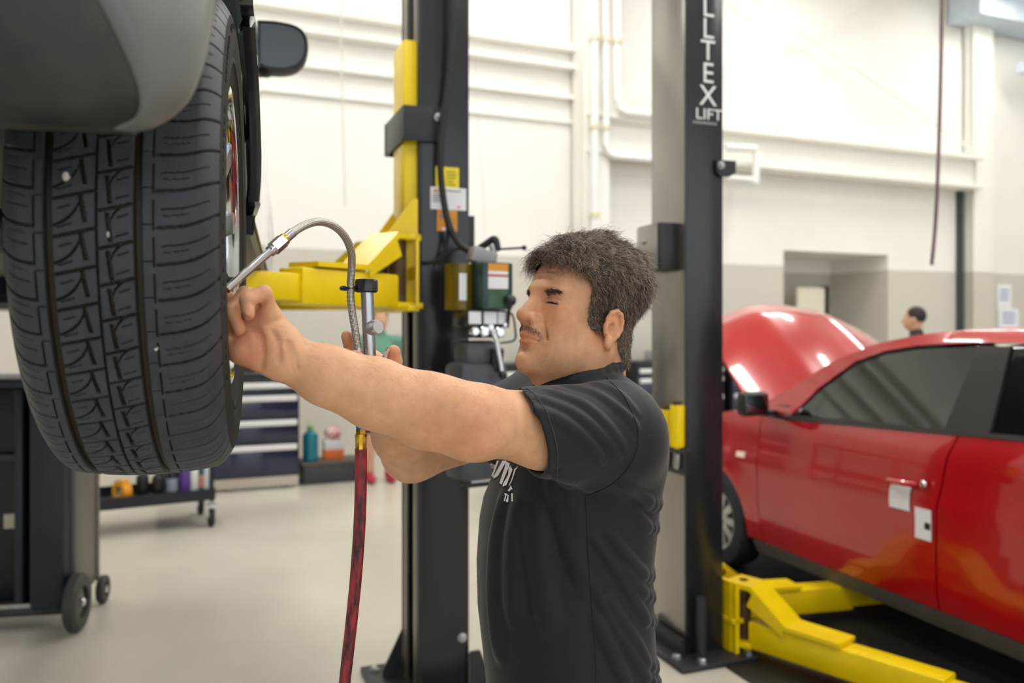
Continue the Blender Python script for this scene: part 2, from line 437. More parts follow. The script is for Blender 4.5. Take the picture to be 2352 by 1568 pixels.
def sticker(parent, x0, x1, z0, z1, y, col, lines, name='sticker', lab=None):
    st = MB().box(((x0 + x1) / 2, y, (z0 + z1) / 2), (x1 - x0, .0016, z1 - z0)).build(name, col, parent, smooth=False)
    if lab: st['label'] = lab
    for (fx, fz, fw, fh, mm) in lines:
        MB().box((x0 + (x1 - x0) * (fx + fw / 2), y - .0012, z1 - (z1 - z0) * (fz + fh / 2)), ((x1 - x0) * fw, .001, (z1 - z0) * fh)).build('print_line', mm, st, smooth=False)
    return st
M_STKY = mat('sticker_yellow', (243, 222, 40), .5); M_STKO = mat('sticker_orange', (222, 150, 50), .5); M_STKR = mat('sticker_red', (215, 80, 50), .5)
M_DKY = mat('print_olive', (150, 135, 20), .6)

# ---- left post: open channel towards the car on its left, power unit on its front
LP = empty('lift_post', (-.3624, 3.31, 0), BAY, 'black two-post lift column with yellow carriage and power unit behind the mechanic', 'lift post', 'two-post lift columns')
PW, PD, PH = .20, .305, 4.4
m = MB(); m.box((PW / 2, .006, PH / 2), (PW, .012, PH), bev=.004); m.box((PW - .006, PD / 2, PH / 2), (.012, PD - .02, PH)); m.box((PW / 2, PD - .006, PH / 2), (PW, .012, PH))
m.build('column_shell', M_BLACK, LP)
M_RAIL = mat('worn_rail', (150, 140, 122), .35, .8, var=.15, vscale=3)
for y0, y1, mm in ((.0, .045, M_BLACKSAT), (.05, .095, M_RAIL), (.215, .255, M_RAIL), (.26, .305, M_BLACKSAT)):
    MB().box((-.004, (y0 + y1) / 2, PH / 2), (.014, y1 - y0, PH), bev=.003).build('guide_rail', mm, LP)
MB().box((.11, .155, PH / 2), (.01, .24, PH)).build('channel_back', M_BLACK, LP, smooth=False)
MB().cyl((-.01, .12, 2.6), (-.01, .12, PH), .016, 12).build('hydraulic_rod', M_BLACK, LP)
m = MB(); m.box((-.012, .125, 2.13), (.11, .19, 1.09), bev=.012); m.build('carriage', M_YELLOW, LP)
m = MB(); m.box((-.085, .11, 1.868), (.10, .42, .024), bev=.004); m.box((-.085, .11, 1.592), (.10, .42, .024), bev=.004); m.box((-.055, .10, 1.73), (.02, .10, .27)); m.box((-.041, -.093, 1.73), (.012, .014, .3)); m.box((-.041, .313, 1.73), (.012, .014, .3)); m.box((-.040, .11, 1.73), (.010, .40, .05))
m.build('carriage_bracket', M_YELLOW, LP)
for y in (-.06, .24): MB().prism([(-.15, y, 1.88), (-.05, y, 2.02), (-.03, y, 2.02), (-.03, y, 1.88)], (0, .012, 0)).build('gusset', M_YELLOW, LP)
m = MB(); m.box((.005, -.012, 2.328), (.15, .01, .14), bev=.003); m.box((-.073, .155, 2.328), (.01, .345, .14), bev=.003); m.box((-.06, .33, 2.328), (.04, .01, .14)); m.build('clamp_strap', M_BLACKSAT, LP)
bolt(LP, (.066, -.018, 2.36), r=.013)
lift_arm(LP, 'near_swing_arm', -.105, -.035, 1.59, math.radians(180 + 38), 1.0, 'yellow swing arm reaching towards the raised car')
lift_arm(LP, 'far_swing_arm', -.105, .29, 1.59, math.radians(180 - 40), .95, 'yellow swing arm pointing away from the camera')
# base
m = MB(); m.box((.08, .14, .012), (.5, .56, .024), bev=.004); m.build('base_plate', M_BLACKSAT, LP)
MB().prism([(.2, -.01, .024), (.31, -.01, .024), (.24, -.01, .2), (.2, -.01, .2)], (0, -.012, 0)).build('base_gusset', M_BLACKSAT, LP); MB().prism([(-.015, .27, .024), (-.10, .27, .024), (-.10, .27, .05), (-.015, .27, .22)], (0, .012, 0)).build('base_gusset', M_BLACKSAT, LP)
for x, y in ((-.12, -.08), (.28, -.08), (-.12, .36), (.28, .36)): bolt(LP, (x, y, .024), (0, 0, 1), .016, 'anchor_bolt')
bolt(LP, (.17, -.002, .255), r=.014)
# stickers
sticker(LP, .058, .156, 2.075, 2.165, -.002, M_STKY, [(.45, .18, .4, .05, M_DKY), (.45, .32, .45, .05, M_DKY), (.45, .46, .4, .05, M_DKY), (.45, .62, .3, .05, M_DKY), (.45, .76, .42, .05, M_DKY)], lab='yellow warning sticker')
sticker(LP, .036, .186, 1.992, 2.082, -.004, M_PAPER, [(.08, .12, .14, .12, M_STKO), (.4, .12, .45, .05, M_PRINTGREY), (.06, .32, .2, .04, M_PRINTGREY), (.06, .42, .2, .04, M_PRINTGREY), (.06, .52, .2, .04, M_PRINTGREY), (.06, .62, .2, .04, M_PRINTGREY), (.75, .82, .08, .07, M_STKR)], lab='white instruction sticker')
sticker(LP, .063, .148, 1.905, 1.995, -.002, M_STKO, [(.12, .25, .16, .18, mat('sticker_violet', (160, 120, 170), .5)), (.6, .4, .3, .05, M_DKY), (.65, .58, .25, .05, M_DKY), (.25, .82, .25, .14, M_PAPER)], lab='orange warning sticker')
# hoses on the front face
def post_pts(lst, root, front):
    R_ = Matrix.Rotation(-BAY, 3, 'Z'); out = []
    for px, py, d in lst: out.append(R_ @ (P(px, py, d) - Vector(root.location)))
    return out
hp = post_pts([(1038, -700, 3.31), (1040, -200, 3.31), (1040, 0, 3.30), (1034, 140, 3.30), (1020, 270, 3.29), (1012, 350, 3.28), (1014, 420, 3.28), (1028, 505, 3.27), (1052, 556, 3.26), (1084, 577, 3.22), (1112, 563, 3.19), (1136, 549, 3.17), (1144, 575, 3.16)], LP, 0)
MB().tube(catmull(hp, 8), .0135, 12).build('hydraulic_hose', M_RUBBER, LP)
hp = post_pts([(1026, 500, 3.28), (1028, 545, 3.28), (1014, 590, 3.28), (985, 603, 3.29), (960, 602, 3.33)], LP, 0)
MB().tube(catmull(hp, 8), .008, 10).build('hydraulic_hose', M_RUBBER, LP)
hp = post_pts([(1005, 610, 3.28), (1030, 580, 3.27), (1060, 570, 3.26), (1085, 573, 3.25)], LP, 0)
MB().tube(catmull(hp, 8), .006, 10).build('hydraulic_hose', M_RUBBER, LP)
# mounting plate on the right flank
m = MB(); m.box((.235, .16, 1.90), (.075, .02, .19), bev=.003); m.build('mounting_plate', M_BLACKSAT, LP)
# power unit
def LPp(px, py, d): return post_pts([(px, py, d)], LP, 0)[0]
RU = Matrix.Rotation(math.radians(10), 3, 'Z')
pu = LPp(1118, 660, 3.12)
M_TEAL = mat('teal_motor_paint', (38, 66, 66), .28, .1, var=.1, vscale=5); M_OLIVE = mat('olive_motor_cover', (110, 92, 20), .3, .2, var=.15, vscale=9)
pb = MB().box(pu + Vector((.012, 0, .004)), (.13, .13, .175), RU, .008).build('motor_box', M_TEAL, LP)
for k, (a, b_, mm) in enumerate(((.072, .028, M_STKO), (.052, .012, M_PAPER), (.042, .006, M_STKR), (.015, .045, M_PAPER))):
    MB().box(pu + RU @ Vector((.012, -.0665, a + .0)), (.085, .002, b_), RU).build('motor_label', mm, pb, smooth=False)
MB().box(pu + RU @ Vector((.012, -.0665, -.045)), (.085, .002, .065), RU).build('motor_label', mat('green_plate', (60, 92, 66), .4, var=.15, vscale=40), pb, smooth=False)
mo = MB().cyl(pu + RU @ Vector((-.085, .06, -.085)), pu + RU @ Vector((-.085, .06, .088)), .055, 24).build('motor_housing', M_OLIVE, LP)
MB().box(pu + RU @ Vector((-.10, .003, .0)), (.03, .004, .10), RU).build('motor_label', M_PAPER, mo, smooth=False)
MB().box(pu + RU @ Vector((-.01, .02, .115)), (.10, .07, .06), Matrix.Rotation(.3, 3, 'Y'), .008).build('junction_box', mat('grey_cast', (150, 150, 150), .5, .4, var=.1), LP)
MB().tube([pu + RU @ Vector((.03, .0, .09)), pu + RU @ Vector((.03, 0, .135)), pu + RU @ Vector((.02, .0, .16))], .012, 12).build('hose_fitting', M_STEEL, LP)
lv = MB().tube([LPp(1150, 572, 3.14), LPp(1200, 569, 3.10)], .0045, 10).build('control_lever', M_BLACK, LP)
MB().sphere(LPp(1204, 569, 3.10), .010, 14).build('lever_knob', M_BLACK, lv)
vb = MB().box(pu + RU @ Vector((-.02, .02, -.118)), (.17, .13, .065), RU, .006).build('valve_block', M_BLACK, LP)
for x, w in ((-.075, .05), (-.01, .055), (.04, .035)): MB().box(pu + RU @ Vector((x, -.0465, -.115)), (w, .003, .045), RU).build('block_label', M_PAPER, vb, smooth=False)
for x, z, r in ((-.075, -.165, .018), (-.035, -.165, .022), (.03, -.168, .022), (-.01, -.15, .014), (.05, -.14, .009)):
    MB().lathe([(r, 0), (r, .02), (r * .7, .026), (0, .026)], pu + RU @ Vector((x, -.03, z)), RU @ Vector((0, -1, 0)), 18).build('valve_fitting', M_CHROME, LP)
MB().box(pu + RU @ Vector((-.015, .03, -.165)), (.15, .09, .05), RU, .006).build('valve_manifold', mat('blue_black_cast', (44, 54, 64), .35, .4), LP)
lv = MB().tube([pu + RU @ Vector((-.012, -.06, -.16)), pu + RU @ Vector((.0, -.075, -.2)), pu + RU @ Vector((.018, -.085, -.315))], [.010, .009, .008], 12).build('release_lever', M_CHROME, LP)
MB().sphere(pu + RU @ Vector((.02, -.086, -.325)), .017, 16).build('lever_knob', M_BLACK, lv)
bl = MB().tube([pu + RU @ Vector((.06, -.05, -.15)), pu + RU @ Vector((.06, -.07, -.06))], .007, 12).build('ball_lever', M_BLACK, LP)
MB().sphere(pu + RU @ Vector((.055, -.08, -.05)), .024, 18).build('lever_knob', M_BLACK, bl)
# reservoir
m = MB(); c = pu + RU @ Vector((-.03, .03, -.42))
m.box(c + Vector((0, 0, -.08)), (.205, .16, .44), RU, .03); m.box(c + Vector((0, 0, .17)), (.15, .13, .1), RU, .03)
rs = m.build('oil_reservoir', mat('smoked_plastic', (74, 78, 84), .38, var=.12, vscale=8), LP)
MB().cyl(c + RU @ Vector((.05, -.06, .11)), c + RU @ Vector((.05, -.075, .19)), .026, 16).build('filler_cap', M_BLACK, rs)
MB().tube(catmull([pu + RU @ Vector((.08, .02, -.1)), pu + RU @ Vector((.11, 0, -.1)), pu + RU @ Vector((.125, 0, -.16)), pu + RU @ Vector((.12, 0, -.2)), pu + RU @ Vector((.06, 0, -.21))], 6), .004, 8).build('thin_hose', M_RUBBER, LP)
cb = MB().box(LPp(1098, 1088, 3.14), (.13, .06, .09), RU, .006).build('control_box', M_BLACKSAT, LP)
MB().box(LPp(1098, 1084, 3.14) + RU @ Vector((.0, -.032, .0)), (.09, .002, .065), RU).build('block_label', M_PAPER, cb, smooth=False)
MB().box(LPp(1085, 1080, 3.14) + RU @ Vector((.0, -.034, .01)), (.04, .002, .008), RU).build('print_line', M_STKR, cb, smooth=False)

# ---- right post, lettered
RP = empty('lift_post', (.792, 3.77, 0), BAY, 'black lettered two-post lift column beside the red car', 'lift post', 'two-post lift columns')
m = MB(); m.box((PW / 2, .006, PH / 2), (PW, .012, PH), bev=.004); m.box((PW / 2, PD - .006, PH / 2), (PW, .012, PH)); m.box((PW - .006, PD / 2, PH / 2), (.012, PD - .02, PH)); m.build('column_shell', M_BLACK, RP)
MB().box((.004, PD / 2 + .004, PH / 2 + .03), (.010, PD - .012, PH - .06), bev=.003).build('side_panel', M_SIDE, RP)
m = MB(); m.box((-.05, .16, 1.89), (.10, .20, .22), bev=.006); m.build('side_bracket', M_BLACKSAT, RP)
MB().box((-.103, .17, 1.89), (.004, .19, .21), bev=.001).build('bracket_plate', M_SIDE, RP); bolt(RP, (-.105, .2, 1.92), (-1, 0, 0), .01)
m = MB(); m.prism([(.155, -.004, 2.29), (.26, -.004, 2.29), (.26, -.004, 2.235), (.225, -.004, 2.215), (.175, -.004, 2.215), (.155, -.004, 2.24)], (0, -.012, 0)); m.build('cable_bracket', M_BLACKSAT, RP)
bolt(RP, (.178, -.017, 2.265), r=.013)
# stacked lettering
M_LETTER = mat('white_lettering', (238, 238, 236), .45)
def letters(body, size, px, py, name='letter', sx=1.0, bold=False):
    me = text_mesh(body, size); me.materials.clear(); me.materials.append(M_LETTER)
    o = bpy.data.objects.new(name, me); COL.objects.link(o); o.parent = RP
    k = (px - CX) / F_PX; x = (k * 3.77 - .792) / (math.cos(BAY) - k * math.sin(BAY)); d = 3.77 + x * math.sin(BAY)
    o.location = (x, -.0012, CAM_H - (py - HY) * d / F_PX); o.rotation_euler = (math.pi / 2, 0, 0); o.scale = (sx, 1, 1)
    return o
for ch, py in (('L', 18), ('L', 68), ('T', 118), ('E', 170), ('X', 222)): letters(ch, .133, 1626, py, sx=1.0)
letters('LIFT', .072, 1628, 264, 'word', 1.12)
for k in range(9): MB().box((.043 + k * .0145, -.0012, CAM_H + (HY - 283) * 3.81 / F_PX), (.0105, .0012, .012)).build('small_print_mark', mat('dim_print', (150, 150, 152), .5), RP, smooth=False)
# adapters stored on the flank
MB().box((-.03, .06, .955), (.06, .2, .02), bev=.003).build('adapter_rack', M_BLACKSAT, RP); MB().box((-.03, .06, .90), (.012, .2, .1)).build('adapter_rack', M_BLACKSAT, RP)
for y, h in ((.0, .21), (.09, .18)):
    a = MB().lathe([(.012, 0), (.014, .02), (.031, .02), (.033, .03), (.033, h - .01), (.031, h), (0, h)], (-.045, y, .955), (0, 0, 1), 20).build('height_adapter', M_YELLOW, RP)
    MB().lathe([(.022, 0), (.022, .018), (0, .018)], (-.045, y, .955 + h), (0, 0, 1), 18).build('adapter_tip', M_PIN, a)
    MB().lathe([(.018, 0), (.018, -.06), (.012, -.075), (0, -.075)], (-.045, y, .95), (0, 0, 1), 14).build('adapter_stem', M_STEEL, a)
m = MB(); m.box((.10, .13, .012), (.40, .52, .024), bev=.004); m.box((-.02, .15, .06), (.02, .32, .08)); m.build('base_plate', M_BLACKSAT, RP)
MB().cyl((.045, -.06, .024), (.045, -.06, .30), .022, 14).build('stop_post', M_BLACKSAT, RP)
for x, y in ((-.06, .33), (-.06, -.02), (.02, -.1), (.27, -.09), (.27, .34)): bolt(RP, (x, y, .024), (0, 0, 1), .02, 'anchor_bolt')
m = MB(); m.box((.235, .14, .17), (.06, .42, .02), bev=.003); m.box((.23, -.06, .18), (.02, .02, .33)); m.box((.23, .34, .18), (.02, .02, .33)); m.box((.222, .14, .18), (.02, .36, .33)); m.build('carriage', M_YELLOW, RP)
lift_arm(RP, 'near_swing_arm', .30, -.02, .05, math.radians(-48.6 - 20.5), 1.35, 'yellow swing arm lying towards the camera')
lift_arm(RP, 'far_swing_arm', .30, .30, .05, math.radians(13 - 20.5), 1.25, 'yellow swing arm reaching under the red car')
# ------------------------------------------------------------------ red car
RC = empty('car', (1.437, 4.84, 0), math.radians(20.1), 'red compact car with its bonnet open beside the lettered lift column', 'car')
CW = 1.68
M_RED = mat('red_car_paint', (176, 8, 20), .22, var=.04, vscale=3, coat=1.0, spec=.5)
M_TRIM = mat('dark_car_trim', (38, 36, 34), .45, var=.1)
M_SILL = mat('grey_sill_trim', (92, 88, 80), .5, var=.1)
def glass_mat(name, tint, gl=.05):
    m = bpy.data.materials.new(name); m.use_nodes = True; nt = m.node_tree; nt.nodes.remove(nt.nodes['Principled BSDF'])
    out = nt.nodes['Material Output']; t = nt.nodes.new('ShaderNodeBsdfTransparent'); t.inputs[0].default_value = lin(tint)
    g = nt.nodes.new('ShaderNodeBsdfGlossy'); g.inputs['Roughness'].default_value = .03; g.inputs['Color'].default_value = (.95, 1, .98, 1)
    fr = nt.nodes.new('ShaderNodeFresnel'); fr.inputs['IOR'].default_value = 1.75
    n = nt.nodes.new('ShaderNodeTexNoise'); n.inputs['Scale'].default_value = 2; bp = nt.nodes.new('ShaderNodeBump'); bp.inputs['Strength'].default_value = .02
    nt.links.new(n.outputs['Fac'], bp.inputs['Height']); nt.links.new(bp.outputs['Normal'], g.inputs['Normal'])
    mx = nt.nodes.new('ShaderNodeMixShader'); nt.links.new(fr.outputs[0], mx.inputs[0]); nt.links.new(t.outputs[0], mx.inputs[1]); nt.links.new(g.outputs[0], mx.inputs[2]); nt.links.new(mx.outputs[0], out.inputs[0])
    return m
M_GLASS = glass_mat('tinted_car_glass', (232, 240, 236))
_zo = np.array([.15, .2, .27, .36, .5, .66, .74, .80, .88, .98, 1.04, 1.43, 1.49, 1.53]); _xo = np.array([.07, .045, .02, .004, 0, .0, -.004, .012, .014, .028, .05, .2, .25, .36])
def side_x(s, z):
    x = np.interp(z, _zo, _xo)
    if s > .25: x += .16 * ((s - .25) / .85) ** 2
    if s < -2.0: x += .12 * ((-2.0 - s) / 1.0) ** 2
    # flared wheel arches
    for sa in (.45, -2.12):
        r = math.hypot(s - sa, z - .3)
        if r < .47: x -= .012 * max(0, 1 - abs(r - .36) / .1)
    return x
def panel(name, poly, m, parent=RC, extra=0.0, thick=.02, step=.05, mirror=False, hole=None):
    bm = bmesh.new(); bm.faces.new([bm.verts.new((p[0], p[1], 0)) for p in poly])
    xs = [p[0] for p in poly]; zs = [p[1] for p in poly]
    for ax, a, b in ((0, min(xs), max(xs)), (1, min(zs), max(zs))):
        v = a + step
        while v < b - 1e-4:
            co = (v, 0, 0) if ax == 0 else (0, v, 0); no = (1, 0, 0) if ax == 0 else (0, 1, 0)
            bmesh.ops.bisect_plane(bm, geom=bm.verts[:] + bm.edges[:] + bm.faces[:], plane_co=co, plane_no=no); v += step
    bmesh.ops.triangulate(bm, faces=[f for f in bm.faces if len(f.verts) > 4])
    bm.verts.index_update(); n = len(bm.verts); pl = [(v.co.x, v.co.y) for v in bm.verts]
    V = []
    for sgn in (0, 1):
        for s, z in pl:
            x = side_x(s, z) + extra + thick * sgn
            V.append(((CW - x) if mirror else x, s, z))
    Fc = []
    for f in bm.faces:
        ids = [v.index for v in f.verts]; Fc.append(tuple(ids)); Fc.append(tuple(i + n for i in reversed(ids)))
    for e in bm.edges:
        if len(e.link_faces) == 1: a, b = e.verts[0].index, e.verts[1].index; Fc.append((a, b, b + n, a + n))
    bm.free(); mb = MB(); mb.add(V, Fc); return mb.build(name, m, parent, sharp=30)
def arc(cs, cz, r, a0, a1, n=14): return [(cs + r * math.cos(math.radians(a0 + (a1 - a0) * i / n)), cz + r * math.sin(math.radians(a0 + (a1 - a0) * i / n))) for i in range(n + 1)]
belt = lambda s: 1.0 - .045 * s
FEND = [(.008, 1.005), (.008, .5), (-.03, .27), (.1, .27)] + arc(.45, .30, .345, 185, 0) + [(.85, .25), (1.0, .3), (1.08, .45), (1.10, .62), (1.02, .78), (.7, .92), (.3, 1.0)]
DOORF = [(0.0, 1.005), (0.0, .5), (-.035, .265), (-1.258, .265), (-1.262, .7), (-1.30, .95), (-1.338, belt(-1.34))]
DOORR = [(-1.346, belt(-1.346)), (-1.310, .95), (-1.272, .7), (-1.268, .265), (-1.72, .265), (-1.78, .40)] + arc(-2.12, .30, .36, 20, 92, 8) + [(-2.18, .72), (-2.22, belt(-2.2))]
QUART = [(-2.228, belt(-2.228)), (-2.19, .7)] + arc(-2.12, .30, .36, 94, 180, 8) + [(-2.55, .28), (-2.9, .32), (-2.98, .6), (-2.96, 1.0), (-2.85, 1.12)]
GLF = [(-.27, 1.03), (-.40, 1.17), (-.60, 1.318), (-.78, 1.38), (-.98, 1.412), (-1.305, 1.432), (-1.255, 1.062)]
PILB = [(-1.257, 1.062), (-1.307, 1.434), (-1.465, 1.434), (-1.48, 1.072)]
GLR = [(-1.484, 1.075), (-1.469, 1.434), (-1.9, 1.425), (-2.2, 1.36), (-2.32, 1.2), (-2.30, 1.11)]
TOP = [(.16, 1.0), (-.1, 1.135), (-.44, 1.335), (-.7, 1.43), (-.95, 1.482), (-1.23, 1.512), (-1.6, 1.522), (-2.2, 1.50), (-2.6, 1.40), (-2.85, 1.13),
       (-2.32, 1.095), (-2.34, 1.2), (-2.21, 1.375), (-1.9, 1.44), (-1.46, 1.452), (-1.305, 1.450), (-.98, 1.430), (-.78, 1.398), (-.60, 1.338), (-.39, 1.187), (-.24, 1.02), (-.02, 1.012)]
for mir in (False, True):
    panel('front_fender', FEND, M_RED, mirror=mir); df = panel('front_door', DOORF, M_RED, mirror=mir); dr = panel('rear_door', DOORR, M_RED, mirror=mir)
    panel('quarter_panel', QUART, M_RED, mirror=mir); panel('roof_side', TOP, M_RED, mirror=mir)
    panel('front_side_glass', GLF, M_GLASS, extra=.012, thick=.005, mirror=mir); panel('rear_side_glass', GLR, M_GLASS, extra=.012, thick=.005, mirror=mir)
    panel('middle_pillar', PILB, M_TRIM, extra=-.002, mirror=mir)
    panel('belt_moulding', [(-.02, 1.008), (-.26, 1.024), (-1.48, 1.072), (-2.3, 1.108), (-2.3, 1.088), (-1.34, 1.046), (-.3, 1.0), (-.02, .995)], M_TRIM, extra=-.006, thick=.03, mirror=mir)
    panel('sill_trim', [(.06, .262), (.05, .19), (-1.75, .175), (-1.72, .258)], M_SILL, extra=-.004, thick=.06, mirror=mir)
    panel('corner_pane', [(-.03, 1.015), (-.235, 1.03), (-.22, 1.075), (-.1, 1.07)], M_TRIM, extra=.0, mirror=mir)
    if not mir:
        DFL, DRL = df, dr
# door furniture on the near side
h = MB(); h.tube(catmull([(.0, -1.0, .80), (-.035, -1.03, .803), (-.038, -1.08, .805), (-.035, -1.13, .806), (0, -1.16, .806)], 5), [.012] + [.014] * 19 + [.012], 10); h.build('door_handle', M_RED, DFL)
MB().lathe([(.018, 0), (.018, .01), (.012, .016), (0, .016)], (-.002, -1.205, .815), (-1, 0, 0), 16).build('keyhole', M_CHROME, DFL)
def paper(s0, s1, z0, z1, tilt=0.0):
    poly = [(s0, z0 + tilt), (s1, z0), (s1, z1), (s0, z1 + tilt)]; return panel('paper_tag', poly, M_PAPER, DFL, extra=-.006, thick=.001, step=.04)
paper(-1.125, -1.005, .675, .785); paper(-1.245, -1.155, .565, .705, .0); panel('tag_mark', [(-1.24, .615), (-1.21, .615), (-1.21, .645), (-1.24, .645)], M_TRIM, DFL, extra=-.008, thick=.001)
panel('side_lamp', [(.12, .735), (.2, .735), (.2, .765), (.12, .77)], mat('lamp_lens', (250, 235, 215), .15), extra=-.006, thick=.02)
# door mirror
mr = MB(); mr.box((-.13, -.13, 1.085), (.19, .085, .14), None, .035); mr.box((-.02, -.12, 1.03), (.12, .05, .03), None, .01); mr = mr.build('wing_mirror', M_TRIM, RC)
MB().box((-.135, -.176, 1.088), (.15, .006, .105), None, .002).build('mirror_glass', mat('mirror_glass', (110, 114, 118), .04, 1.0), mr)
mr = MB(); mr.box((CW + .13, -.13, 1.085), (.19, .085, .14), None, .035); mr.box((CW + .02, -.12, 1.03), (.12, .05, .03), None, .01); mr.build('wing_mirror', M_RED, RC)
# roof, windscreen, rear, as cross-lofted sheets
def sheet(name, line, m, thick=.012, crown=.03, inset=0.0, n=14):
    """line: (s, z) list; spans between both body sides with a crown"""
    V = []; Fc = []
    for sg in (0, 1):
        for s, z in line:
            x0 = side_x(s, min(z, 1.525)) + inset
            for k in range(n + 1):
                u = k / n; x = x0 + (CW - 2 * x0) * u
                V.append((x, s, z + crown * (1 - (2 * u - 1) ** 2) - thick * sg))
    N = len(line) * (n + 1); w = n + 1
    for i in range(len(line) - 1):
        for k in range(n):
            a = i * w + k; Fc.append((a, a + 1, a + w + 1, a + w)); Fc.append((a + N, a + w + N, a + w + 1 + N, a + 1 + N))
    mb = MB(); mb.add(V, Fc); return mb.build(name, m, RC)
sheet('roof_panel', [(-.72, 1.436), (-.95, 1.482), (-1.23, 1.512), (-1.6, 1.522), (-2.2, 1.50), (-2.55, 1.42)], M_RED, crown=.004)
sheet('windscreen', [(.16, 1.005), (-.1, 1.14), (-.44, 1.335), (-.7, 1.43)], M_GLASS, .005, .012, .03)
sheet('rear_window', [(-2.55, 1.42), (-2.85, 1.13)], M_GLASS, .005, .02, .05)
sheet('tailgate', [(-2.85, 1.13), (-2.97, 1.0), (-3.0, .6)], M_RED, crown=.0)
MB().box((CW / 2, -2.93, .45), (CW - .3, .14, .36), None, .05).build('rear_bumper', M_RED, RC)
m = MB(); m.box((CW / 2, 1.12, .50), (CW - .5, .12, .42), None, .05); m.box((.28, 1.02, .48), (.2, .2, .36), Matrix.Rotation(.5, 3, 'Z'), .04); m.box((CW - .28, 1.02, .48), (.2, .2, .36), Matrix.Rotation(-.5, 3, 'Z'), .04); m.build('front_bumper', M_RED, RC)
for x in (.3, CW - .3): MB().box((x, .98, .80), (.32, .18, .12), Matrix.Rotation(.5 if x < 1 else -.5, 3, 'Z'), .04).build('headlamp', mat('lamp_lens_clear', (220, 225, 230), .1, .3), RC)
MB().box((CW / 2, .58, .62), (1.1, .7, .3), None, .04).build('engine_bay', M_TRIM, RC)
m = MB(); m.box((CW / 2, .55, .82), (.55, .35, .12), None, .03); m.box((.45, .4, .82), (.25, .2, .14), None, .02); m.box((1.2, .7, .8), (.3, .25, .16), None, .03); m.build('engine_cover', M_PLASTIC, RC)
# bonnet, open on its rear hinges
hinge = Vector((0, .17, 1.015)); ang = math.radians(36.5); V = []; Fc = []; nu, nv = 18, 16
for sg in (0, 1):
    for i in range(nv + 1):
        t = i / nv; L = 1.02 * t
        for k in range(nu + 1):
            u = 2 * k / nu - 1; half = .74 - .13 * t ** 2.2
            front = 1 - .10 * (u * u) * (t > .5) * ((t - .5) * 2)
            up = .145 * (1 - u * u) + .03 * math.sin(math.pi * min(1, t * 1.0)) - .07 * max(0, t - .8) / .2 * (t > .8) - .018 * sg
            cr = .012 * math.exp(-((abs(u) - .45) / .09) ** 2)
            yy, zz = L * front, up + cr
            V.append((CW / 2 + u * half, hinge.y + yy * math.cos(ang) - zz * math.sin(ang), hinge.z + yy * math.sin(ang) + zz * math.cos(ang)))
N = (nu + 1) * (nv + 1)
for i in range(nv):
    for k in range(nu):
        a = i * (nu + 1) + k; q = (a, a + 1, a + nu + 2, a + nu + 1); Fc.append(q); Fc.append(tuple(j + N for j in reversed(q)))
bd = [k for k in range(nu + 1)] + [i * (nu + 1) + nu for i in range(1, nv + 1)] + [nv * (nu + 1) + k for k in range(nu - 1, -1, -1)] + [i * (nu + 1) for i in range(nv - 1, 0, -1)]
for a, b in zip(bd, bd[1:] + bd[:1]): Fc.append((a, b, b + N, a + N))
mb = MB(); mb.add(V, Fc); mb.build('bonnet', M_RED, RC)
MB().cyl((.25, .85, .88), (.3, .80, 1.52), .008, 8).build('bonnet_stay', M_STEEL, RC)
MB().box((CW / 2, .12, .98), (CW - .35, .18, .03), None, .01).build('cowl', M_TRIM, RC)
# cabin
M_SEAT = mat('grey_seat_cloth', (112, 110, 104), .8, var=.15, vscale=30)
MB().box((CW / 2, -1.3, .24), (CW - .2, 2.9, .08)).build('floor_pan', M_TRIM, RC, smooth=False)
m = MB(); m.box((CW / 2, -.22, .86), (CW - .22, .42, .22), None, .06); m.box((CW / 2, -.02, .80), (CW - .2, .3, .26), None, .04); m.build('dashboard', M_PLASTIC, RC)
for sx in (.45, CW - .45):
    st = MB(); st.box((sx, -1.0, .52), (.48, .52, .18), Matrix.Rotation(.1, 3, 'X'), .06); st.box((sx, -1.32, .86), (.46, .14, .62), Matrix.Rotation(.28, 3, 'X'), .055); st.box((sx, -1.44, 1.22), (.26, .09, .16), Matrix.Rotation(.28, 3, 'X'), .035); st.cyl((sx - .06, -1.42, 1.08), (sx - .06, -1.43, 1.2), .008, 8); st.cyl((sx + .06, -1.42, 1.08), (sx + .06, -1.43, 1.2), .008, 8); st.box((sx, -1.0, .36), (.4, .4, .2)); st.build('front_seat', M_SEAT, RC)
st = MB(); st.box((CW / 2, -2.0, .5), (1.25, .5, .2), None, .06); st.box((CW / 2, -2.28, .84), (1.25, .14, .6), Matrix.Rotation(.3, 3, 'X'), .05); st.build('rear_seat', M_SEAT, RC)
m = MB(); R3 = Matrix.Rotation(math.radians(65), 3, 'X'); cc = Vector((.45, -.52, .93))
m.tube([cc + R3 @ Vector((.18 * math.cos(a), .18 * math.sin(a), 0)) for a in [2 * math.pi * k / 28 for k in range(28)]], .016, 8, closed=True); m.box(cc, (.12, .1, .04), R3, .02)
for a in (0, math.pi, -math.pi / 2): m.tube([cc, cc + R3 @ Vector((.17 * math.cos(a), .17 * math.sin(a), 0))], .014, 8)
m.tube([cc, cc + Vector((0, .3, -.12))], .03, 10); m.build('steering_wheel', M_PLASTIC, RC)
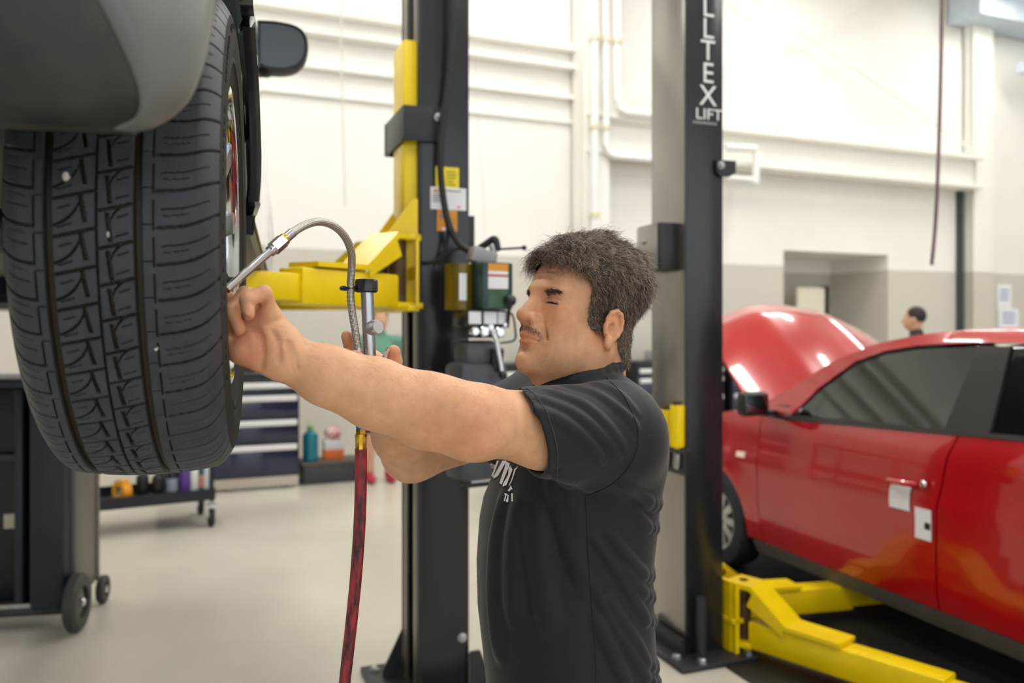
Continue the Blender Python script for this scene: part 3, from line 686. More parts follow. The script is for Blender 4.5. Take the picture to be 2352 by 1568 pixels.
# wheels
def car_wheel(parent, c, side, r, w, rim_m, spokes=10, name='wheel'):
    """side: +1 / -1 outward along local x"""
    e = empty(name, c); e.parent = parent; ax = (side, 0, 0)
    MB().lathe([(r * .64, -w / 2), (r * .80, -w / 2 - .004), (r * .93, -w * .47), (r * .985, -w * .36), (r, -w * .2), (r, w * .2), (r * .985, w * .36), (r * .93, w * .47), (r * .80, w / 2 + .004), (r * .64, w / 2), (r * .64, -w / 2)], (0, 0, 0), ax, 48).build('tyre', M_RUBBER, e)
    MB().lathe([(r * .64, -w * .45), (r * .60, -w * .4), (r * .58, w * .2), (r * .61, w * .42), (r * .655, w * .47), (r * .655, w * .5), (r * .60, w * .47), (r * .565, w * .15), (r * .565, -w * .4)], (0, 0, 0), ax, 48, cap=False).build('rim', rim_m, e)
    m = MB()
    for k in range(spokes):
        a = 2 * math.pi * k / spokes; dr = Vector((0, math.cos(a), math.sin(a))); dt = Vector((0, -math.sin(a), math.cos(a))); X = Vector((side, 0, 0))
        q = [dr * r * .1 + dt * .02 + X * w * .34, dr * r * .1 - dt * .02 + X * w * .34, dr * r * .6 - dt * .024 + X * w * .40, dr * r * .6 + dt * .024 + X * w * .40]
        m.prism(q, -X * .02)
    m.build('spokes', rim_m, e)
    MB().lathe([(0, .38 * w), (r * .14, .38 * w), (r * .17, .3 * w), (r * .17, 0)], (0, 0, 0), ax, 24).build('hub_cap', rim_m, e)
    MB().lathe([(0, -.1 * w), (r * .5, -.1 * w), (r * .5, -.16 * w), (0, -.16 * w)], (0, 0, 0), ax, 24).build('brake_disc', M_BLACKSAT, e)
    return e
M_ALLOY = mat('silver_alloy', (190, 190, 188), .3, .8, var=.05)
for s in (.45, -2.12):
    car_wheel(RC, (.11, s, .30), -1, .30, .19, M_ALLOY); car_wheel(RC, (CW - .11, s, .30), 1, .30, .19, M_ALLOY)
for s in (.45, -2.12):
    for x in (.16, CW - .16):
        m = MB(); m.tube([(x, s + .37 * math.cos(a), .30 + .37 * math.sin(a)) for a in [math.radians(-5 + 190 * k / 20) for k in range(21)]], .09, 8); m.build('wheel_arch_liner', M_TRIM, RC)

mt = MB().box((CW / 2 - .16, -1.05, .0022), (2.66 + .4, 4.7, .0036)).build('floor_sheet', mat('dark_floor_sheet', (30, 28, 26), .55, var=.2, vscale=3), smooth=False)  # thin dark sheet on the floor, wider than the car
mt.location = RC.location; mt.rotation_euler = RC.rotation_euler; tag(mt, 'thin black sheet on the floor under the red car', 'mat')
# ------------------------------------------------------------------ raised dark car with the hero wheel
BA = math.radians(15.5); TR, TW = .335, .225
BC = empty('car', (-.505, 1.174, 1.315), BA, 'dark car raised on the lift, seen from its rear right wheel', 'car')
M_NAVY = mat('dark_blue_car_paint', (22, 26, 36), .16, var=.05, coat=1.0, spec=.6)
M_TYRE = mat('tread_rubber', (58, 61, 68), .5, var=.12, vscale=30, bump=.12, bscale=700, spec=.4)
M_TYRE2 = mat('sidewall_rubber', (50, 48, 46), .75, var=.12, vscale=14, bump=.15, bscale=300, spec=.15)
def tread_mat():
    """rubber with brown road dirt lodged in the grooves (attribute = groove depth)"""
    nt = M_TYRE.node_tree; b = nt.nodes['Principled BSDF']; src = b.inputs['Base Color'].links[0].from_socket
    at = nt.nodes.new('ShaderNodeAttribute'); at.attribute_name = 'groove'
    mx = nt.nodes.new('ShaderNodeMix'); mx.data_type = 'RGBA'; mx.inputs[7].default_value = lin((44, 38, 28))
    nt.links.new(at.outputs['Fac'], mx.inputs[0]); nt.links.new(src, mx.inputs[6]); nt.links.new(mx.outputs[2], b.inputs['Base Color'])
tread_mat()
WH = empty('rear_wheel', (0, 0, TR)); WH.parent = BC
def tread():
    nu = 250; uf = np.linspace(0, 1, nu); x = (uf - .5) * .212
    fine = np.radians(np.arange(78, 282, .185)); coarse = np.radians(np.concatenate([np.arange(282, 360 + 78, 1.5)])); coarse = coarse[1:]
    th = np.concatenate([fine, coarse]); nv = len(th); U, T = np.meshgrid(uf, th, indexing='ij')
    p = 2 * math.pi * TR / 54; v = T * TR
    dep = np.zeros_like(U)
    def cut(mask, d, w):
        nonlocal dep
        dep = np.maximum(dep, d * np.clip(1.35 - mask / w, 0, 1) * 1.0) if False else np.maximum(dep, d * np.clip((w - mask) / (w * .35), 0, 1))
    W = .212
    for c, hw, d in ((.23, .023, .0078), (.63, .021, .0078), (.447, .0066, .005)): cut(np.abs(U - c) * W, d, hw * W)
    fr = lambda q: q - np.floor(q)
    def lat(phase, width, d, zone):    # phase in pitches, distance to the nearest line
        q = fr(phase); dist = np.minimum(q, 1 - q) * p; dist = np.where(zone, dist, 1); cut(dist, d, width)
    ph = v / p                                    # grows with angle; rear of the wheel: growing angle = downwards
    for c, hw in ((.165, .0042), (.70, .0048)):
        q = fr(ph + .15); cut(np.where((q > .1) & (q < .9), np.abs(U - c) * W, 1), .0035, hw * W)
    sl = 1.35                                     # slant of the cross grooves
    zm = (U > .245) & (U < .447); lat(ph + sl * (U - .25), .0017, .005, zm)
    zr = (U > .447) & (U < .62); lat(ph + sl * (U - .25) + .45, .0017, .005, zr)
    # broken vertical slots
    q = fr(ph + sl * .12 + .02); cut(np.where((q > .08) & (q < .78), np.abs(U - (.372 + .03 * q)) * W, 1), .0055, .0023)
    q = fr(ph + .70); cut(np.where((q > .05) & (q < .8), np.abs(U - (.492 + .018 * q)) * W, 1), .0055, .0023)
    # arcs
    xx = np.clip((U - .25) / .125, 0, 1); lat(ph + .30 + .62 * (1 - np.sqrt(np.maximum(1 - xx ** 2.2, 0))) + .22 * xx, .0015, .0045, (U > .25) & (U < .385))
    xx = np.clip((U - .50) / .12, 0, 1); lat(ph + .2 + .75 * np.sqrt(np.maximum(1 - (1 - xx) ** 2, 0)), .0015, .0045, (U > .502) & (U < .62))
    # short sipes
    for c0, c1, o in ((.27, .335, .25), (.275, .33, .75), (.53, .59, .05), (.535, .59, .55)):
        lat(ph + 1.9 * (U - c0) + o, .0006, .0025, (U > c0) & (U < c1))
    # shoulders
    bend = .35 * np.clip((U - .8) / .2, 0, 1) ** 2
    lat(ph + .55 * (U - .7) + .3 + bend, .0016, .004, U > .712); lat(ph + .55 * (U - .7) + .80 + bend, .0007, .002, (U > .735) & (U < .955)); lat(ph + .55 * (U - .7) + .62 + bend, .0006, .0014, (U > .74) & (U < .86))
    bl = .3 * np.clip((.15 - U) / .15, 0, 1) ** 2
    lat(ph - .25 * (U - .1) + .3 + bl, .0016, .004, U < .158); lat(ph - .25 * (U - .1) + .8 + bl, .0007, .002, (U < .14) & (U > .04)); lat(ph - .25 * (U - .1) + .1 + bl, .0006, .0014, (U < .13) & (U > .05))
    lat(ph + .4 * (U - .66) + .4, .0007, .002, (U > .65) & (U < .70)); lat(ph + .1, .0007, .002, (U > .165) & (U < .21))
    ax = np.abs(U - .5) * W; crown = .012 * (ax / .106) ** 2.2 + .020 * np.clip((ax - .084) / .022, 0, 1) ** 2
    rad = TR - crown - dep
    X = np.broadcast_to(((uf - .5) * W)[:, None], U.shape); Y = np.cos(T) * rad; Z = np.sin(T) * rad
    V = np.stack([X, Y, Z], -1).reshape(-1, 3)
    i, j = np.meshgrid(np.arange(nu - 1), np.arange(nv), indexing='ij'); j2 = (j + 1) % nv
    Fq = np.stack([i * nv + j, i * nv + j2, (i + 1) * nv + j2, (i + 1) * nv + j], -1).reshape(-1, 4)
    o = np_mesh('tread', V, Fq, M_TYRE, WH); o.data.set_sharp_from_angle(angle=math.radians(50))
    a = o.data.attributes.new('groove', 'FLOAT', 'POINT'); a.data.foreach_set('value', np.clip(dep.ravel() / .005, 0, 1).astype(np.float32))
    return o
TREAD = tread()
e1 = TR - .032
def sidewall(sg, name):
    pr = [(e1 + .0005, .106 * sg), (e1 - .008, .1085 * sg), (e1 - .010, .1075 * sg), (e1 - .022, .1105 * sg), (.27, .111 * sg), (.25, .1065 * sg), (.249, .108 * sg), (.243, .108 * sg), (.242, .106 * sg), (.232, .103 * sg), (.225, .099 * sg), (.214, .096 * sg), (.212, .08 * sg)]
    return MB().lathe([(a, b) for a, b in pr], (0, 0, 0), (1, 0, 0), 128, cap=False).build(name, M_TYRE2, WH, sharp=60)
sw = sidewall(1, 'outer_sidewall'); sidewall(-1, 'inner_sidewall')
# raised lettering blocks on the sidewall, unreadable edge-on
m = MB()
for k in range(40):
    a = math.radians(100 + k * 3.1)
    if k % 9 in (7, 8): continue
    c = Vector((.1065, math.cos(a) * .287, math.sin(a) * .287)); R_ = Matrix.Rotation(a, 3, 'X'); m.box(c, (.006, .012, .006), R_)
t_ = m.build('raised_sidewall_mark', M_TYRE2, sw, smooth=False); t_['kind'] = 'stuff'
M_CHR2 = mat('polished_alloy', (205, 208, 214), .1, 1.0, var=.04)
MB().lathe([(.20, -.09), (.19, -.08), (.185, .02), (.195, .075), (.212, .094), (.217, .098), (.212, .102), (.205, .100), (.192, .085), (.178, .03), (.178, -.08)], (0, 0, 0), (1, 0, 0), 96, cap=False).build('rim', M_CHR2, WH)
for k in range(10):
    a = 2 * math.pi * (k + .35) / 10; dr = Vector((0, math.cos(a), math.sin(a))); dt = Vector((0, -math.sin(a), math.cos(a))); X = Vector((1, 0, 0))
    m = MB(); m.prism([dr * .05 + dt * .014 + X * .07, dr * .05 - dt * .014 + X * .07, dr * .198 - dt * .017 + X * .095, dr * .198 + dt * .017 + X * .095], -X * .028); m.build('spoke', M_CHR2, WH)
MB().lathe([(0, .082), (.03, .082), (.06, .07), (.062, .0)], (0, 0, 0), (1, 0, 0), 32).build('hub_cap', M_CHR2, WH)
for k in range(5):
    a = 2 * math.pi * k / 5; MB().lathe([(.011, 0), (.011, .02), (.007, .024), (0, .024)], (.06, math.cos(a) * .045, math.sin(a) * .045), (1, 0, 0), 6).build('wheel_nut', M_STEEL, WH)
MB().lathe([(0, -.03), (.15, -.03), (.15, -.045), (0, -.045)], (0, 0, 0), (1, 0, 0), 48).build('brake_disc', M_STEEL, WH)
MB().cyl((.085, -.168, -.072), (.118, -.172, -.074), .006, 12).build('valve_stem', M_RUBBER, WH)
for (fx, an, s) in ((.33, 163, .0045), (.30, 176, .0042), (.49, 186, .003), (.70, 207.5, .0025), (.34, 197, .002)):
    a = math.radians(an); r_ = TR - .003
    m = MB(); m.sphere(((fx - .5) * .2, math.cos(a) * r_, math.sin(a) * r_), s, 8, (1.0, .8, 1.3)); m.build('lodged_pebble', mat('pale_stone', (205, 200, 190), .8, var=.1), WH)
# body side panels (local x grows to the car's right)
BCW = 1.80
_bz = np.array([.18, .25, .36, .5, .62, .8, .98, 1.04, 1.45, 1.52, 1.57]); _bx = np.array([.06, .088, .112, .124, .122, .112, .108, .085, -.06, -.12, -.25])
def bside(s, z):
    x = float(np.interp(z, _bz, _bx))
    if s > 2.5: x -= .14 * ((s - 2.5) / .9) ** 2
    if s < -.35: x -= .12 * ((-.35 - s) / .35) ** 2
    for sa in (0, 2.62):
        r = math.hypot(s - sa, z - .335)
        if r < .5: x += .014 * max(0, 1 - abs(r - .40) / .09)
    return x
def bpanel(name, poly, m, extra=0.0, thick=.02, mirror=False, step=.06):
    bm = bmesh.new(); bm.faces.new([bm.verts.new((p[0], p[1], 0)) for p in poly])
    for ax in (0, 1):
        a, b = min(p[ax] for p in poly), max(p[ax] for p in poly); v = a + step
        while v < b - 1e-4:
            bmesh.ops.bisect_plane(bm, geom=bm.verts[:] + bm.edges[:] + bm.faces[:], plane_co=(v, 0, 0) if ax == 0 else (0, v, 0), plane_no=(1, 0, 0) if ax == 0 else (0, 1, 0)); v += step
    bmesh.ops.triangulate(bm, faces=[f for f in bm.faces if len(f.verts) > 4]); bm.verts.index_update(); n = len(bm.verts); pl = [(v.co.x, v.co.y) for v in bm.verts]; V = []
    for sg in (0, 1):
        for s, z in pl:
            x = bside(s, z) + extra - thick * sg; V.append((x if not mirror else .22 - BCW - x, s, z))
    Fc = []
    for f in bm.faces:
        ids = [v.index for v in f.verts]; Fc.append(tuple(ids)); Fc.append(tuple(i + n for i in reversed(ids)))
    for e in bm.edges:
        if len(e.link_faces) == 1: a, b = e.verts[0].index, e.verts[1].index; Fc.append((a, b, b + n, a + n))
    bm.free(); mb = MB(); mb.add(V, Fc); return mb.build(name, m, BC, sharp=30)
bbelt = lambda s: 1.02 - .02 * s
for mir in (False, True):
    bpanel('quarter_panel', [(.52, bbelt(.5)), (.50, .78)] + arc(0, .335, .385, 72, 125, 8) + [(-.32, .74), (-.62, .8), (-.66, .95), (-.55, 1.06)], M_NAVY, mirror=mir)
    bpanel('rear_door', [(.53, bbelt(.5)), (.51, .78)] + arc(0, .335, .385, 68, 16, 8) + [(.44, .425), (1.33, .425), (1.33, bbelt(1.33))], M_NAVY, mirror=mir)
    bpanel('front_door', [(1.34, bbelt(1.33)), (1.34, .425), (2.25, .425), (2.3, .6), (2.3, bbelt(2.3))], M_NAVY, mirror=mir)
    bpanel('front_fender', [(2.31, bbelt(2.3)), (2.31, .6), (2.24, .425)] + arc(2.62, .335, .385, 166, 5, 16) + [(3.2, .3), (3.4, .5), (3.38, .7), (3.1, .88), (2.7, .96)], M_NAVY, mirror=mir)
    bpanel('sill', [(.42, .42), (.43, .385), (2.22, .385), (2.22, .42)], M_PLASTIC, extra=-.005, thick=.06, mirror=mir)
    bpanel('side_glass', [(.1, 1.08), (.25, 1.30), (.55, 1.44), (1.3, 1.45), (1.75, 1.34), (2.15, 1.06)], M_GLASS, extra=-.01, thick=.005, mirror=mir)
    bpanel('roof_side', [(-.55, 1.07), (-.35, 1.38), (-.1, 1.49), (.6, 1.56), (1.3, 1.55), (1.8, 1.42), (2.45, 1.0), (2.2, 1.0), (2.16, 1.05), (1.76, 1.355), (1.3, 1.465), (.55, 1.455), (.24, 1.31), (.08, 1.06)], M_NAVY, mirror=mir)
def bsheet(name, line, m, crown=.02):
    V = []; Fc = []; n = 10
    for sg in (0, 1):
        for s, z in line:
            x0 = bside(s, min(z, 1.565)) - .01; x1 = .22 - BCW - x0
            for k in range(n + 1): u = k / n; V.append((x0 + (x1 - x0) * u, s, z + crown * (1 - (2 * u - 1) ** 2) - .012 * sg))
    N = len(line) * (n + 1); w = n + 1
    for i in range(len(line) - 1):
        for k in range(n): a = i * w + k; Fc.append((a, a + 1, a + w + 1, a + w)); Fc.append((a + N, a + w + N, a + w + 1 + N, a + 1 + N))
    mb = MB(); mb.add(V, Fc); return mb.build(name, m, BC)
bsheet('roof_panel', [(-.1, 1.49), (.6, 1.56), (1.3, 1.55), (1.8, 1.42)], M_NAVY); bsheet('windscreen', [(1.8, 1.42), (2.45, 1.0)], M_GLASS); bsheet('bonnet', [(2.45, 1.0), (3.1, .9), (3.36, .72)], M_NAVY); bsheet('tailgate', [(-.1, 1.49), (-.35, 1.38), (-.55, 1.07), (-.64, .7)], M_NAVY)
mid = .11 - BCW / 2
m = MB(); m.box((mid, 1.35, .49), (BCW - .5, 3.6, .10), None, .03); m.build('underbody', M_BLACKSAT, BC)
MB().box((mid, 3.38, .48), (BCW - .4, .12, .4), None, .05).build('front_bumper', M_NAVY, BC)
MB().cyl((-.1, 0, .335), (.22 - BCW + .1, 0, .335), .03, 12).build('rear_axle', M_BLACKSAT, BC)
for s, x, sd in ((2.62, 0, 1), (2.62, .22 - BCW, -1), (0, .22 - BCW, -1)):
    car_wheel(BC, (x, s, .335), sd, .335, .215, M_ALLOY, name='road_wheel')
# mirror
OUTM = [(.085, 1.130), (.130, 1.118), (.190, 1.122), (.235, 1.142), (.258, 1.180), (.262, 1.225), (.250, 1.265), (.215, 1.288), (.150, 1.296), (.085, 1.294)]
OUTM = [(v.x, v.y) for v in catmull([Vector((a, b, 0)) for a, b in OUTM], 4)]
def mir_shell(rings):
    cx_, cz_ = .165, 1.21; V = []; n = len(OUTM)
    for y, k in rings:
        for a, b in OUTM: V.append((cx_ + (a - cx_) * k, 1.86 + y, cz_ + (b - cz_) * k))
    Fc = [(i * n + j, i * n + (j + 1) % n, (i + 1) * n + (j + 1) % n, (i + 1) * n + j) for i in range(len(rings) - 1) for j in range(n)] + [tuple(range(n)), tuple(range((len(rings) - 1) * n, len(rings) * n))]
    mb = MB(); mb.add(V, Fc); return mb
mr = mir_shell([(-.052, .86), (-.062, .90), (-.062, .96), (-.05, 1.0), (0, 1.0), (.05, .9), (.085, .6), (.095, .3)]); mr.box((.09, 1.88, 1.14), (.1, .06, .05), None, .02); mr = mr.build('wing_mirror', M_PLASTIC, BC, sharp=45)
mir_shell([(-.056, .86), (-.053, .86)]).build('mirror_glass', mat('dark_mirror_glass', (88, 92, 96), .08, 1.0), mr, smooth=False)
# rear bumper: dusty valance and lighter grey corner
M_DUST = mat('dusty_black_plastic', (22, 25, 30), .6, rgb2=(64, 64, 60), vscale=9, vdetail=6, bump=.2, bscale=150)
M_GREYP = mat('grey_bumper_skin', (106, 106, 105), .3, var=.05, vscale=6)
rows = [(.374, .035, -.505, .050, -.500), (.379, .054, -.522, .066, -.502), (.390, .060, -.536, .080, -.498), (.415, .054, -.552, .095, -.488), (.465, .030, -.575, .106, -.475), (.55, -.02, -.60, .112, -.462), (.8, -.08, -.64, .112, -.455)]
_ra = [list(v) for v in zip(*rows)]; _rc = [[w.x for w in catmull([Vector((v, 0, 0)) for v in c_], 4)] for c_ in _ra]; rows = list(zip(*_rc))
V = []; Fc = []
for z, xc, sc_, xe, se in rows:
    for u in (0, .15, .3, .5, .65, .8, .9, 1.0):
        x = (mid) + (xc - mid) * u; y = sc_ - .06 * (1 - u ** 2) * (z / .465)
        V.append((x, y, z + (.004 * math.sin(u * 7) if z < .39 else 0)))
w = 8
for i in range(len(rows) - 1):
    for k in range(w - 1): a = i * w + k; Fc.append((a, a + 1, a + w + 1, a + w))
n0 = len(V)
for k in range(w): x, y, z = V[k]; V.append((x, y + .12, z + .02))
for k in range(w - 1): Fc.append((k, n0 + k, n0 + k + 1, k + 1))
def solid(o, t):
    md = o.modifiers.new('thickness', 'SOLIDIFY'); md.thickness = t; md.offset = 0; return o
def flat_build(V, Fc, name, m, mirror=False):
    if mirror: V = [(2 * mid - x, y, z) for x, y, z in V]
    mb = MB(); mb.add(V, Fc); o = mb.build(name, m, BC, sharp=50); return solid(o, .008)
flat_build(V, Fc, 'bumper_valance', M_DUST); flat_build(V, Fc, 'bumper_valance', M_DUST, True)
V2 = []; F2 = []
for z, xc, sc_, xe, se in rows:
    for u in (0, .2, .45, .7, .88, 1.0):
        b = math.sin(u * math.pi / 2); V2.append((xc + (xe - xc) * b, sc_ + (se - sc_) * u, z))
for i in range(len(rows) - 1):
    for k in range(5): a = i * 6 + k; F2.append((a, a + 1, a + 7, a + 6))
flat_build(V2, F2, 'bumper_corner', M_GREYP); flat_build(V2, F2, 'bumper_corner', M_GREYP, True)
# ------------------------------------------------------------------ workshop furniture and small things
M_CHEST = mat('sky_tinted_chest', (22, 32, 62), .2, var=.08, vscale=3, coat=.6)  # blue in the drawer colour stands for reflected sky on black fronts
M_PULL = mat('silver_pull', (228, 228, 230), .4, .2)
def chest(t, off, w, lab, top_items=True, hgt=1.06):
    """front face at distance off from the wall, right edge at t"""
    e = empty('tool_chest', wpt(t - w / 2, off - .28, 0), WA, lab, 'tool chest', 'black tool chests with silver pulls')
    MB().box((0, 0, (hgt + .1) / 2), (w, .54, hgt - .1), bev=.008).build('cabinet', mat('chest_black', (26, 27, 30), .35), e)
    tops = [1.005, .885, .655, .425]; bots = [.895, .665, .435, .125]
    for a, b in zip(tops, bots):
        dr = MB().box((0, -.275, (a + b) / 2), (w - .03, .02, a - b - .012), bev=.004).build('drawer', M_CHEST, e)
        m = MB(); m.box((0, -.30, a - .036), (w - .05, .03, .055), bev=.01); m.build('drawer_pull', M_PULL, dr)
    MB().box((0, 0, hgt + .012), (w + .01, .56, .024), bev=.006).build('work_top', M_BLACKSAT, e)
    MB().box((0, -.27, .07), (w - .02, .012, .09)).build('kick_plate', mat('kick_steel', (190, 180, 165), .25, .7), e, smooth=False)
    for x in (-w / 2 + .08, 0, w / 2 - .08):
        for y in (-.2, .2): MB().cyl((x, y, 0), (x, y, .1), .025, 12).build('foot', M_STEEL, e)
    return e
chest(-.186, 1.485, 1.25, 'black tool chest with silver drawer pulls behind the raised wheel')
chest(3.38, .70, 1.3, 'black tool chest against the wall just behind the mechanic')
chest(5.32, .70, 1.3, 'black tool chest against the wall behind the lettered lift column')
chest(6.75, .70, 1.3, 'black tool chest against the wall left of the door recess')
# things on the chests
def on_chest(name, t, off, z, build, lab, cat, group=None):
    e = empty(name, wpt(t, off, z), WA, lab, cat, group); build(e); return e
def toolbox_b(w, d, h, col):
    def f(e):
        MB().box((0, 0, h * .4), (w, d, h * .8), bev=.01).build('case', col, e); MB().box((0, 0, h * .86), (w * 1.01, d * 1.01, h * .12), bev=.01).build('lid', col, e)
        MB().tube([(-w * .2, 0, h * .9), (-w * .18, 0, h * 1.12), (w * .18, 0, h * 1.12), (w * .2, 0, h * .9)], .01, 8).build('handle', M_BLACKSAT, e)
    return f
on_chest('toolbox', -.75, 1.2, 1.084, toolbox_b(.4, .25, .17, mat('pale_case', (200, 205, 212), .4)), 'pale toolbox on the chest behind the raised wheel', 'toolbox')
on_chest('toolbox', 2.95, .4, 1.084, toolbox_b(.45, .3, .2, mat('white_case', (228, 228, 224), .4)), 'white toolbox on the chest behind the mechanic', 'toolbox')
on_chest('toolbox', 4.6, .4, 1.084, toolbox_b(.4, .3, .14, mat('grey_case', (180, 182, 184), .4)), 'grey flat toolbox on the chest behind the lettered column', 'toolbox')
on_chest('toolbox', 6.0, .4, 1.084, toolbox_b(.4, .28, .16, mat('blue_case', (120, 140, 190), .4)), 'blue toolbox on the chest beside the red bonnet', 'toolbox')
# low black box with bottle, carton and cloths
bx = empty('storage_crate', wpt(.14, 1.25, 0), WA, 'low charcoal storage crate beside the tool chest', 'crate')
MB().box((0, 0, .09), (.56, .34, .18), bev=.01).build('tub', mat('charcoal_crate', (58, 60, 62), .5, var=.1), bx); MB().box((0, 0, .195), (.60, .36, .035), bev=.008).build('lid', mat('charcoal_lid', (84, 80, 74), .5, var=.1), bx)
def bottle(name, loc, r, h, body, cap, lab, cat='bottle', group=None, label_m=None, sq=False):
    e = empty(name, loc, WA, lab, cat, group)
    MB().lathe([(r * .9, 0), (r, .01), (r, h * .68), (r * .92, h * .76), (r * .4, h * .86), (r * .36, h * .9), (0, h * .9)], (0, 0, 0), (0, 0, 1), 20).build('bottle_body', body, e)
    MB().lathe([(r * .42, h * .88), (r * .42, h * .99), (r * .36, h), (0, h)], (0, 0, 0), (0, 0, 1), 16).build('cap', cap, e)
    if label_m: MB().lathe([(r * 1.01, h * .2), (r * 1.015, h * .22), (r * 1.015, h * .55), (r * 1.01, h * .57)], (0, 0, 0), (0, 0, 1), 20).build('paper_label', label_m, e)
    return e
M_TEALB = mat('teal_liquid_plastic', (28, 118, 138), .25, var=.1); M_GRN = mat('green_cap', (120, 170, 80), .4)
bottle('bottle', wpt(-.05, 1.27, .2125), .075, .34, M_TEALB, M_GRN, 'teal jug with a green cap on the charcoal crate')
cr = empty('carton', wpt(.17, 1.27, .2125), WA, 'orange and white carton standing on the charcoal crate', 'carton')
MB().box((0, 0, .05), (.19, .14, .10), bev=.004).build('lower_half', mat('orange_card', (200, 104, 46), .6), cr); MB().box((0, 0, .15), (.185, .135, .10), bev=.004).build('upper_half', mat('grey_white_card', (205, 205, 208), .6), cr)
def cloth_blob(name, loc, r, col, lab, seed):
    pr = [('u', sd_ell((0, 0, r * .72), (r, r * .8, r * .75)), .02), ('d', lambda p: .022 * vnoise(p, 34, seed) + .012 * vnoise(p, 70, seed + 1), 0)]
    V, Fq = sdf_mesh(pr, (-r * 1.6,) * 2 + (-.02,), (r * 1.6,) * 2 + (r * 2.2,), .012)
    V[:, 2] = np.maximum(V[:, 2], 0.0); o = np_mesh(name, V, Fq, col); o.location = loc; return tag(o, lab, 'cloth', 'crumpled shop cloths')
cloth_blob('shop_cloth', wpt(.16, 1.28, .4125), .085, mat('pink_white_cloth', (225, 198, 196), .9, rgb2=(190, 110, 112), vscale=14), 'crumpled pink and white cloth on the orange carton', 3)
# utility cart
UC = empty('utility_cart', P(320, 1225, 6.25) * 1.0, math.radians(30), 'black two-shelf rolling utility cart left of the tool chest', 'cart')
UC.location.z = 0
for z in (.22, .86):
    sh = MB(); sh.box((0, 0, z), (1.0, .5, .015)); 
    for y in (-.25, .25): sh.box((0, y, z + .03), (1.0, .012, .085))
    for x in (-.5, .5): sh.box((x, 0, z + .03), (.012, .5, .085))
    sh.build('shelf', mat('cart_black', (24, 28, 36), .35), UC, smooth=False)
for x in (-.48, .48):
    for y in (-.23, .23):
        MB().box((x, y, .52), (.03, .03, .66), bev=.004).build('corner_post', mat('cart_black', (24, 28, 36), .35), UC)
        cs = empty('caster', (x, y, 0)); cs.parent = UC
        m = MB(); m.box((0, .0, .165), (.07, .07, .012)); m.box((-.028, .01, .12), (.006, .06, .09)); m.box((.028, .01, .12), (.006, .06, .09)); m.build('caster_fork', M_CHROME, cs)
        MB().lathe([(0, -.022), (.03, -.022), (.055, -.02), (.068, -.014), (.068, .014), (.055, .02), (.03, .022), (0, .022)], (0, .02, .068), (1, 0, 0), 24).build('caster_wheel', M_RUBBER, cs)
def cart_pt(x, y, z): return Matrix.Translation(UC.location) @ Matrix.Rotation(UC.rotation_euler.z, 4, 'Z') @ Vector((x, y, z))
tp = empty('tape_roll', cart_pt(-.13, -.14, .2295), math.radians(55), 'large orange tape roll standing on the lower cart shelf', 'tape')
MB().lathe([(.045, -.03), (.085, -.03), (.085, .03), (.045, .03), (.045, -.03)], (0, 0, .085), (1, 0, 0), 32).build('tape_winding', mat('orange_tape', (235, 160, 20), .4, var=.05), tp); MB().lathe([(.040, -.031), (.045, -.031), (.045, .031), (.040, .031), (.040, -.031)], (0, 0, .085), (1, 0, 0), 32).build('tape_core', mat('card_core', (190, 160, 110), .7), tp)
BL = [(.01, -.12, .045, .24, (30, 30, 34), (60, 20, 20), 'black spray can beside the orange tape roll', None), (.11, -.15, .042, .22, (24, 26, 30), (20, 20, 20), 'second black spray can on the lower cart shelf', None),
      (.215, -.12, .045, .26, (34, 36, 46), (30, 30, 30), 'dark slate bottle in the middle of the lower cart shelf', (150, 160, 175)), (.298, -.16, .033, .28, (96, 60, 150), (60, 40, 90), 'purple bottle on the lower cart shelf', None),
      (.368, -.15, .031, .28, (232, 232, 228), (230, 230, 230), 'slim white bottle beside the purple bottle', None), (.445, -.1, .040, .27, (24, 118, 124), (20, 80, 90), 'teal bottle with a pale label on the lower cart shelf', (235, 170, 150)), (.458, -.19, .024, .28, (225, 232, 240), (60, 90, 160), 'white spray can at the right end of the cart shelf', None)]
for x, y, r, h, c1, c2, lab, lm in BL:
    bottle('bottle', cart_pt(x, y, .2295), r, h, mat('bottle_%d_%d' % (c1[0], c1[1]), c1, .35), mat('cap_%d_%d' % (c2[0], c2[1]), c2, .4), lab, group='bottles on the lower cart shelf', label_m=mat('lbl_%d' % lm[0], lm, .6) if lm else None)
# wheeled machine at the left edge
MC = empty('service_machine', (-2.225, 4.1, 0), math.radians(10), 'tall black wheeled service machine at the left edge', 'machine')
M_MACH = mat('machine_blue_black', (30, 36, 46), .45, var=.1, vscale=6); M_MGREY = mat('machine_grey_side', (110, 106, 98), .45, var=.06, vscale=4)
m = MB(); m.box((-.085, .22, .66), (.17, .40, 1.12), bev=.03); m.build('front_pillar', M_MACH, MC)
m = MB(); m.box((.0, .27, .66), (.05, .32, 1.08), bev=.02); m.build('side_panel', M_MGREY, MC); MB().box((.012, .44, .66), (.05, .045, 1.06), bev=.015).build('side_rib', M_MGREY, MC)
m = MB(); m.box((-.5, .30, .66), (.68, .26, 1.1), bev=.02); m.build('body', mat('machine_black', (20, 22, 25), .5, var=.1), MC)
m = MB(); m.box((-.22, .12, .66), (.04, .16, 1.1), bev=.01); m.build('front_rib', M_MACH, MC)
m = MB(); m.box((-.5, .14, .86), (.60, .10, .05), bev=.01); m.build('cross_bar', M_MACH, MC)
MB().box((-.30, .168, .53), (.07, .012, .075), bev=.003).build('hole_light_plate', mat('pale_hole_light', (175, 172, 150), .3), MC)  # pale plate stands in for light seen through the handle hole
